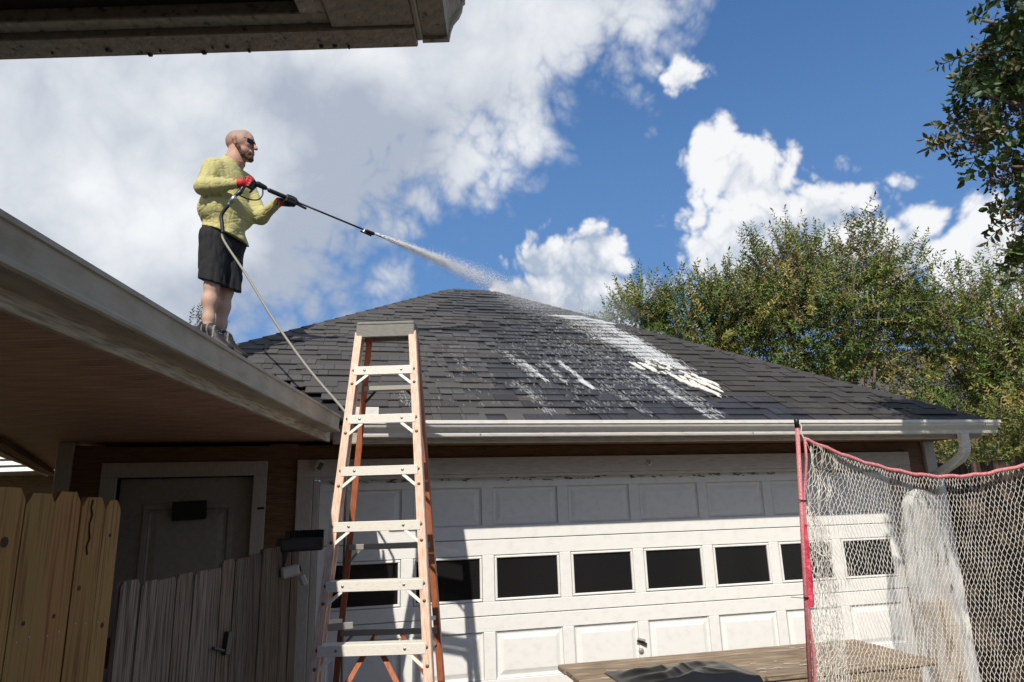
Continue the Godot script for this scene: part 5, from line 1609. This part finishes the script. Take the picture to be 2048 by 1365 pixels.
func make_water() -> void:
	var aim := AIM.normalized()
	var n0 := MAN + HAND_R + aim * 1.024
	var target := MAN + HAND_R + AIM
	var reach := n0.distance_to(target)
	var sp := thing("water_spray", "white jet of water drops fanning from the lance onto the roof", "water spray")
	var wm := plain(lc(0.96, 0.97, 0.98), 0.3)
	var side := aim.cross(Vector3.UP).normalized()
	var upv := side.cross(aim).normalized()
	var drops := []
	for i in 34000:
		var s := pow(rng.randf(), 1.0) * reach * 0.97
		if s > 1.0 and rng.randf() < (s - 1.0) * 0.75:
			continue
		var spread := 0.005 + 0.062 * s
		var gx := rng.randfn() * 0.55
		var gy := rng.randfn() * 0.55
		if s < 0.5 and absf(gx) > 1.3:
			continue
		var p := n0 + aim * s + side * gx * spread + upv * gy * spread - Vector3(0, 0.012 * s * s, 0)
		var r := rng.randf_range(0.0005, 0.00125)
		var b := Basis(side, upv, -aim)
		drops.append(Transform3D(b.scaled_local(Vector3(r, r, r * rng.randf_range(1.5, 7.0))), p))
	for i in 2200:
		var s := pow(rng.randf(), 1.6) * 0.75
		var sd := 0.004 + 0.016 * s
		drops.append(Transform3D(Basis(side, upv, -aim).scaled_local(Vector3(0.0014, 0.0014, 0.012)), n0 + aim * s + side * rng.randfn() * sd + upv * rng.randfn() * sd))
	# splashes off the shingles
	for i in 900:
		var u := 1.15 + rng.randfn() * 0.30
		var y := 2.50 + rng.randfn() * 0.38
		var z := absf(rng.randfn()) * 0.07
		if u + y / SK > 3.62:
			z += 0.02
		var r := rng.randf_range(0.0007, 0.0018)
		drops.append(Transform3D(Basis.IDENTITY.scaled(Vector3(r, r, r)), roof_point(u, y, z)))
	scatter("drops", sp, drops, low_ball(), wm)
	var bs := Basis.looking_at(aim, Vector3.UP)
	mist(sp, n0 + aim * 0.55, Vector3(0.10, 0.10, 1.0), 1.2, bs)
	mist(sp, n0 + aim * 1.15, Vector3(0.24, 0.22, 1.2), 0.7, bs)
	for i in 12:
		var k := rng.randf_range(0.35, 0.8)
		mist(sp, roof_point(lerpf(0.55, 1.45, i / 11.0) + rng.randf_range(-0.1, 0.1), lerpf(3.25, 2.35, i / 11.0) + rng.randf_range(-0.15, 0.15), rng.randf_range(0.02, 0.12)), Vector3(k * 1.3, k * 0.4, k), rng.randf_range(0.10, 0.26) * (1.0 - 0.5 * i / 11.0), Basis(Vector3.UP, rng.randf() * 2.0))
	# foam
	var fo := thing("soap_foam", "white soap foam running down the wet shingles in ragged fingers", "foam")
	var fm := plain(Color(0.87, 0.87, 0.84, 0.82), 0.5)
	fm.transparency = BaseMaterial3D.TRANSPARENCY_ALPHA
	var fb := []
	var fnz := nz(55, 3.0, 3)
	var runs := [    # u, y at the top, u, y at the foot, half width, lumps, size
		[1.30, 1.30, 1.52, 0.60, 0.075, 620, 0.0095], [1.42, 1.34, 1.62, 0.66, 0.060, 560, 0.0095], [1.50, 0.80, 1.60, 0.46, 0.026, 190, 0.013], [1.55, 0.85, 1.66, 0.58, 0.024, 150, 0.012], [1.60, 0.95, 1.71, 0.66, 0.022, 130, 0.012], [1.40, 0.90, 1.47, 0.66, 0.024, 120, 0.011],
		[1.24, 1.22, 1.30, 1.00, 0.030, 110, 0.011], [1.17, 1.22, 1.20, 1.06, 0.022, 70, 0.010], [1.28, 1.95, 1.40, 1.25, 0.14, 620, 0.0048], [1.45, 1.95, 1.58, 1.05, 0.085, 620, 0.0055], [1.30, 2.55, 1.48, 1.85, 0.10, 520, 0.0048], [1.10, 2.55, 1.22, 1.75, 0.17, 420, 0.0040],
		[1.12, 2.72, 1.45, 2.45, 0.06, 420, 0.0055], [0.95, 2.72, 1.10, 2.60, 0.10, 300, 0.0045],
		[1.12, 1.10, 1.30, 0.02, 0.020, 195, 0.0034], [1.16, 0.9, 1.34, 0.0, 0.014, 117, 0.0034],
		[0.10, 1.45, 0.22, 0.80, 0.055, 156, 0.0034], [0.20, 1.20, 0.30, 0.70, 0.022, 80, 0.006], [0.38, 1.20, 0.44, 0.66, 0.030, 117, 0.0034], [0.52, 1.20, 0.62, 0.58, 0.020, 90, 0.007], [0.57, 0.72, 0.61, 0.60, 0.016, 40, 0.009], [0.05, 0.70, 0.16, 0.10, 0.06, 117, 0.0034], [0.72, 0.70, 0.86, 0.05, 0.05, 78, 0.0028], [-0.35, 1.35, -0.30, 0.9, 0.05, 39, 0.0028], [-0.82, 0.55, -0.78, 0.2, 0.05, 46, 0.0034], [0.70, 1.9, 0.95, 0.6, 0.30, 182, 0.0028], [1.0, 1.6, 1.1, 0.3, 0.22, 156, 0.0028], [0.85, 2.60, 1.10, 0.30, 0.55, 420, 0.0042], [1.20, 2.60, 1.55, 0.90, 0.26, 520, 0.0048], [0.35, 1.9, 0.5, 0.1, 0.40, 260, 0.0036], [-0.4, 1.6, -0.3, 0.2, 0.35, 90, 0.0032], [1.25, 0.85, 1.40, 0.05, 0.08, 120, 0.0040]]
	# the thick part as one creamy skin with drips
	var fp := []
	for r in runs.slice(0, 8):
		for i in 46 if r[4] > 0.05 else 20:
			var t: float = (i + rng.randf()) / (46.0 if r[4] > 0.05 else 20.0)
			var half: float = r[4] * (1.0 - 0.3 * t)
			var u: float = lerpf(r[0], r[2], t) + rng.randf_range(-1, 1) * half
			var y: float = lerpf(r[1], r[3], t)
			if fnz.get_noise_2d(u * 9.0, y * 4.0) < -0.22:
				continue
			var q := Vector3(u, y, 0.019)
			fp.append([q, q + Vector3(0.016 + rng.randf_range(-0.01, 0.01), -rng.randf_range(0.03, 0.07), 0), rng.randf_range(0.004, 0.0075), rng.randf_range(0.005, 0.010)])
	for q in [[1.600, 0.47], [1.655, 0.59], [1.705, 0.67], [1.470, 0.67], [1.52, 0.61]]:
		fp.append([Vector3(q[0] - 0.05, q[1] + 0.16, 0.019), Vector3(q[0], q[1], 0.019), 0.009, 0.014])
	var fskin := blob_mesh(fp, 0.0065, 0.012, [], func(q: Vector3) -> float: return fnz.get_noise_3dv(q * 14.0) * 0.005)
	obj("foam_skin", fskin, fm, fo, GX * Transform3D(Basis(Vector3.RIGHT, Vector3(0, SL, -1) / SK, Vector3(0, 1, SL) / SK), Vector3(0, EAVE_Y, 0.485)))
	var faint := []
	for r in runs.slice(8):
		for i in int(r[5] * 2.0):
			var t := rng.randf()
			var half: float = r[4] * (1.0 - 0.35 * t)
			var lane := rng.randfn() * 0.6
			var u: float = lerpf(r[0], r[2], t) + fnz.get_noise_2d(lane * 3.0, t * 2.0 + r[0]) * 0.02 + lane * half
			var y: float = lerpf(r[1], r[3], t)
			var s: float = r[6] * rng.randf_range(0.4, 1.2)
			var long := rng.randf_range(2.0, 9.0)
			var turn := Basis(Vector3(0, 0, 1), atan2(r[2] - r[0], r[1] - r[3]) * 0.8 + rng.randf_range(-0.25, 0.25))
			var ph := fmod(y + 0.012, 0.116) / 0.116         # sits on the butt edges of the courses
			var xf := Transform3D((GX.basis * Basis(Vector3.RIGHT, Vector3(0, SL, -1) / SK, Vector3(0, 1, SL) / SK) * turn).scaled_local(Vector3(s * 0.45, s * long, s * 0.45)), roof_point(u, y, 0.0245 - ph * 0.0080))
			if rng.randf() < 0.3:
				fb.append(xf)
			else:
				faint.append(xf)
	var thin := plain(Color(0.92, 0.92, 0.91, 0.36), 0.5)
	thin.transparency = BaseMaterial3D.TRANSPARENCY_ALPHA
	scatter("foam_streaks", fo, fb, low_ball(), thin)
	var film := plain(Color(0.90, 0.92, 0.94, 0.26), 0.35)
	film.transparency = BaseMaterial3D.TRANSPARENCY_ALPHA
	scatter("soapy_water", fo, faint, low_ball(), film)

# ---------------------------------------------------------------- practice net
func net_top(s: float) -> Vector3:
	var c := [Vector3(1.232, 2.150, -2.90), Vector3(1.50, 2.035, -2.90), Vector3(1.80, 1.975, -2.90), Vector3(2.14, 2.015, -2.88), Vector3(2.75, 2.20, -2.82)]
	var t := clampf(s, 0.0, 0.9999) * 4.0
	var i := int(t)
	var p0: Vector3 = c[maxi(i - 1, 0)]
	var p3: Vector3 = c[mini(i + 2, 4)]
	return (c[i] as Vector3).cubic_interpolate(c[i + 1], p0, p3, t - i)

func net_at(s: float, v: float, nn: FastNoiseLite) -> Vector3:    # v: 0 top, 1 foot
	var p := net_top(s)
	var foot := Vector3(lerpf(1.075, 2.75, s), 0.26, lerpf(-2.93, -2.82, s))
	var q := p.lerp(foot, v)
	q.z -= sin(PI * s) * (0.05 + 0.22 * v * (1.2 - v))
	var edge := 1.0 - smoothstep(0.02, 0.20, s)
	var k := 0.006 + 0.016 * edge + 0.012 * smoothstep(0.35, 0.9, v) * (1.0 - s)
	q += Vector3(nn.get_noise_2d(s * 60.0, v * 60.0), nn.get_noise_2d(s * 60.0 + 50.0, v * 60.0) * 1.3, nn.get_noise_2d(s * 30.0, v * 30.0 + 90.0) * 2.0) * k
	q.x += 0.012 * sin(v * 22.0 + s * 9.0) * (0.3 + edge)
	return q

func net_mesh(lines: int, rows: int, f: Callable, r: float) -> ArrayMesh:
	var st := mb()
	for i in lines:
		var path := []
		for j in rows + 1:
			var sgn := 1.0 if (i + j) % 2 == 0 else -1.0
			var s := (i + 0.5 + sgn * 0.47) / lines
			path.append(f.call(s, (j - 0.13) / rows) if j > 0 else f.call(s, 0.0))
			if j > 0 and j < rows:
				path.append(f.call(s, (j + 0.13) / rows))
		tube(st, path, r, 4, false)
	return done(st)

func make_net() -> void:
	var t := thing("practice_net", "white diamond mesh practice net on thin pink poles at the lower right", "net")
	var pink := plain(lc(0.50, 0.10, 0.115), 0.45)
	var pale := tri(61, 0.05, [[0.3, lc(0.48, 0.13, 0.15)], [0.7, lc(0.64, 0.27, 0.28)]], Vector3(4, 4, 4), 0.6, 0.8)
	var red := tri(62, 0.04, [[0.3, lc(0.55, 0.030, 0.075)], [0.7, lc(0.68, 0.075, 0.13)]], Vector3(4, 4, 4), 0.6, 0.5)
	var cord := plain(lc(0.74, 0.715, 0.65), 0.75)
	var nn := nz(71, 0.28, 2)
	var nn2 := nz(72, 0.35, 2)
	var top := Vector3(1.209, 2.236, -2.90)
	var foot := Vector3(1.045, GROUND, -2.90)
	obj("pole", tube_mesh([foot, foot.lerp(top, 0.48)], 0.0105, 10), red, t)
	obj("pole", tube_mesh([foot.lerp(top, 0.475), top - Vector3(0, 0.03, 0)], 0.0088, 10), pale, t)
	obj("pole_tip", tube_mesh([top - Vector3(0, 0.035, 0), top, top + Vector3(0, 0.006, 0)], [0.0105, 0.0105, 0.006], 10), mats.black_plastic, t)
	var rt := Vector3(2.76, 2.26, -2.82)
	obj("pole", tube_mesh([Vector3(2.76, GROUND, -2.82), rt], 0.0095, 10), red, t)
	obj("hook", tube_mesh(curve_path([top + Vector3(0.004, -0.01, 0.004), top + Vector3(0.016, -0.03, 0.004), top + Vector3(0.012, -0.055, 0.004), net_top(0.0)], 0.008), 0.0028, 5), cord, t)
	obj("net", net_mesh(168, 80, func(s: float, v: float) -> Vector3: return net_at(s, v, nn), 0.00105), cord, t)
	# the side wing of the net falls back from the left pole
	var wing := func(s: float, v: float) -> Vector3:
		var a := top.lerp(foot, 0.16 + 0.80 * v)
		var b := Vector3(1.55, lerpf(1.75, 0.22, v), -3.5)
		var q := a.lerp(b, s)
		q += Vector3(nn2.get_noise_2d(s * 40.0, v * 60.0), nn2.get_noise_2d(s * 40.0 + 50.0, v * 60.0), nn2.get_noise_2d(s * 40.0, v * 60.0 + 50.0)) * 0.013
		return q
	obj("net_wing", net_mesh(52, 62, wing, 0.0011), cord, t)
	# bindings
	var edge := []
	for i in 41:
		edge.append(net_top(i / 40.0) + Vector3(0, 0.003 + 0.003 * sin(i * 1.9), 0))
	obj("top_binding", tube_mesh(edge, 0.0080, 8), pale, t)
	var le := []
	for i in 26:
		var v := i / 25.0
		le.append(net_at(0.0, v * 0.98, nn) * Vector3(0, 1, 0) + Vector3(lerpf(1.232, 1.085, v) + 0.006 * sin(v * 30.0) - 0.03 * sin(v * PI) * (1.0 - v), 0, -2.895))
	obj("side_binding", tube_mesh(le, 0.0058, 7), pale, t)
	# torn strip of cloth along the pole
	var st := mb()
	var prev := []
	for i in 15:
		var v := i / 14.0
		var y := lerpf(1.80, 1.48, v)
		var x := lerpf(top.x, foot.x, (top.y - y) / (top.y - foot.y))
		var w := 0.006 + 0.022 * v * sin(0.6 + v * 2.0) + 0.002 * sin(i * 2.1)
		var row := [Vector3(x + 0.004, y, -2.889), Vector3(x + 0.010 + w * 0.5, y + 0.004, -2.884 - 0.006 * sin(i * 1.3)), Vector3(x + 0.010 + w, y, -2.892)]
		if prev.size():
			for k in 2:
				quad_n(st, prev[k], prev[k + 1], row[k + 1], row[k], Vector3(0, 0, 1))
				quad_n(st, prev[k] - Vector3(0, 0, 0.0015), prev[k + 1] - Vector3(0, 0, 0.0015), row[k + 1] - Vector3(0, 0, 0.0015), row[k] - Vector3(0, 0, 0.0015), Vector3(0, 0, -1))
		prev = row
	obj("cloth_strip", done(st), red, t)
	for y in [1.90, 1.52, 1.18]:
		var x := lerpf(top.x, foot.x, (top.y - y) / (top.y - foot.y))
		obj("zip_tie", tube_mesh([Vector3(x - 0.014, y + 0.002, -2.887), Vector3(x + 0.022, y - 0.003, -2.887)], 0.0022, 5), mats.black_plastic, t)
	obj("long_tie", tube_mesh([Vector3(1.085, 1.525, -2.88), Vector3(1.155, 1.516, -2.886)], 0.0013, 5), mats.black_plastic, t)

# ---------------------------------------------------------------- table and things in the yard
func make_yard_things() -> void:
	var tb := thing("wooden_table", "weathered plank table standing in front of the white garage door", "table", GX)
	for i in 5:
		var v := 0.272 + i * 0.143
		obj("plank", cbox(Vector3(2.20, 0.036, 0.131), 0.006), mats.table_wood[i % 3], tb, at(1.27 + rng.randf_range(-0.006, 0.006), 0.911 + rng.randf_range(-0.003, 0.003), v + 0.07))
	span("apron", Vector3(0.30, 0.80, 0.93), Vector3(2.26, 0.892, 0.968), mats.table_wood[1], tb)
	span("apron", Vector3(0.30, 0.80, 0.29), Vector3(2.26, 0.892, 0.328), mats.table_wood[1], tb)
	for q in [[0.34, 0.36], [0.34, 0.90], [2.22, 0.36], [2.22, 0.90]]:
		span("leg", Vector3(q[0] - 0.035, GROUND + 0.004, q[1] - 0.025), Vector3(q[0] + 0.035, 0.8935, q[1] + 0.025), mats.table_wood[2], tb)
	var gr := mb()          # dried soap and grit left in lines on the boards
	for i in 26:
		var u := rng.randf_range(0.25, 1.9)
		var v := 0.272 + 0.143 * (rng.randi() % 5) + (rng.randf_range(0.0, 0.139) if rng.randf() < 0.5 else 0.134)
		cb(gr, Vector3(rng.randf_range(0.01, 0.10), 0.0025, rng.randf_range(0.002, 0.007)), Transform3D(Basis(Vector3.UP, rng.randf_range(-0.7, 0.7) * rng.randf()), Vector3(u, 0.9335, v)), 0.001)
	obj("dried_soap", done(gr), plain(lc(0.60, 0.56, 0.48), 0.9), tb).set_meta("kind", "stuff")
	# black plastic sheet
	var tn := nz(81, 1.0, 1)
	var st := mb()
	st.set_smooth_group(0)
	var nx := 70
	var nv := 44
	var P := func(i: int, j: int) -> Vector3:
		var a := float(i) / nx
		var b := float(j) / nv
		var u := lerpf(0.36, 1.16, a)
		var v := lerpf(0.60, 1.13, b)
		var rim := minf(minf(a, 1.0 - a) * 5.0, b * 4.0)
		var mound := smoothstep(0.0, 1.0, clampf(rim, 0.0, 1.0)) * (0.028 + 0.022 * sin(a * PI))
		var wv := tn.get_noise_2d(u * 1.6, v * 1.6) * 5.0
		var ridge := 0.5 + 0.5 * sin(u * 6.0 + v * 26.0 + wv)
		var ridge2 := pow(0.5 + 0.5 * sin(u * 22.0 - v * 34.0 + wv * 1.5), 3.0)
		var y := 0.936 + mound * (0.50 + 0.42 * ridge) + ridge2 * 0.006 * clampf(rim, 0.0, 1.0)
		v += tn.get_noise_2d(u * 3.0, 7.0) * 0.05 * (1.0 - b)
		if v > 0.985:
			y -= (v - 0.985) * 0.9
		return Vector3(u, y, v)
	for i in nx:
		for j in nv:
			quad_n(st, P.call(i, j), P.call(i + 1, j), P.call(i + 1, j + 1), P.call(i, j + 1), Vector3.UP)
	var sheet := obj("plastic_sheet", done(st, true), plain(lc(0.010, 0.010, 0.011), 0.34), self, GX)
	tag(sheet, "crumpled black plastic sheet lying on the plank table", "plastic sheet")
	# white storage box
	var bx := thing("storage_box", "white plastic box with a lid standing under the net before the table", "box", GX)
	var bs := mb()
	prism(bs, PackedVector2Array([Vector2(-0.19, 0), Vector2(0.19, 0), Vector2(0.215, 0.60), Vector2(-0.215, 0.60)]), -0.15, 0.15)
	obj("body", done(bs), mats.white_paint, bx, at(1.575, GROUND + 0.004, 1.19))
	obj("lid", cbox(Vector3(0.45, 0.04, 0.32), 0.010), mats.white_paint, bx, at(1.575, GROUND + 0.626, 1.19))
	# wrapped stack of timber blocks
	var sk := thing("block_stack", "stack of tan timber blocks under clear plastic beside the garage door", "stack", GX)
	var tan := tri(91, 0.02, [[0.2, lc(0.22, 0.14, 0.075)], [0.8, lc(0.40, 0.28, 0.165)]], Vector3(0.6, 6.0, 6.0), 0.85, 3.0)
	for i in 6:
		obj("block", cbox(Vector3(0.150 + rng.randf_range(-0.008, 0.008), 0.166, 0.14), 0.008), tan, sk, Transform3D(Basis(Vector3.UP, rng.randf_range(-0.06, 0.06)), Vector3(2.95 + rng.randf_range(-0.008, 0.008), GROUND + 0.084 + i * 0.1665, 0.46)))
	var ps := mb()
	ps.set_smooth_group(0)
	var wn := nz(95, 1.0, 3)
	var W := func(i: int, j: int) -> Vector3:
		var a := TAU * i / 56.0
		var v := j / 46.0
		var h := lerpf(1.945, 0.22, v)
		var r := 0.112 + 0.055 * v + 0.026 * sin(a * 7.0 + v * 3.0) * v
		if v < 0.06:
			r *= sqrt(v / 0.06) * 0.98 + 0.02
		r += wn.get_noise_3d(cos(a) * 3.0, sin(a) * 3.0, v * 2.6) * 0.055 + wn.get_noise_3d(cos(a) * 11.0, sin(a) * 11.0, v * 7.0) * 0.022
		var c := Vector3(lerpf(2.95, 2.95, v), h + 0.03 * wn.get_noise_3d(cos(a) * 2.0, sin(a) * 2.0, 4.0), 0.46)
		return c + Vector3(cos(a) * r * 1.12, 0, sin(a) * r)
	for i in 56:
		for j in 46:
			var q0: Vector3 = W.call(i, j)
			var q2: Vector3 = W.call(i + 1, j + 1)
			quad_out(ps, q0, W.call(i + 1, j), q2, W.call(i, j + 1), Vector3(2.88, (q0.y + q2.y) / 2, 0.46))
	var pm := plain(Color(0.93, 0.94, 0.94, 0.30), 0.35)
	pm.transparency = BaseMaterial3D.TRANSPARENCY_ALPHA
	var wrap := obj("plastic_wrap", done(ps, true), pm, self, GX)
	tag(wrap, "translucent white plastic sheeting draped over the block stack", "plastic sheeting")
	# camera on the door trim
	var sc := thing("security_camera", "small white security camera on the left corner of the garage door trim", "camera", GX * at(-1.378, 2.222, 0.034))
	obj("mount", cbox(Vector3(0.05, 0.05, 0.012), 0.005), mats.casing, sc, at(-0.012, 0.01, 0.004))
	var cbx := Transform3D(Basis(Vector3(0, 0, 1), -0.5) * Basis(Vector3.UP, 0.6), Vector3(0.018, 0.0, 0.045))
	obj("body", cbox(Vector3(0.046, 0.070, 0.048), 0.010), mats.white_trim, sc, cbx)
	obj("lens_face", cbox(Vector3(0.030, 0.052, 0.004), 0.001), mats.black_plastic, sc, cbx * at(0.004, 0, 0.0252))
	# plaque on the side door
	var sg := thing("door_plaque", "small dark green plaque hanging from a wire on the side door", "plaque", GX)
	var green := tri(97, 0.06, [[0.3, lc(0.008, 0.014, 0.011)], [0.7, lc(0.022, 0.034, 0.026)]], Vector3(6, 6, 6), 0.6, 1.0)
	obj("board", cbox(Vector3(0.205, 0.118, 0.010), 0.003), green, sg, Transform3D(Basis(Vector3(0, 0, 1), 0.03), Vector3(-2.145, 1.955, -0.018)))
	obj("wire", tube_mesh([Vector3(-2.205, 2.012, -0.016), Vector3(-2.140, 2.095, -0.034), Vector3(-2.085, 2.016, -0.016)], 0.0018, 5), mats.tin, sg)
	obj("nail", ball(0.005), mats.tin, sg, at(-2.140, 2.097, -0.038))
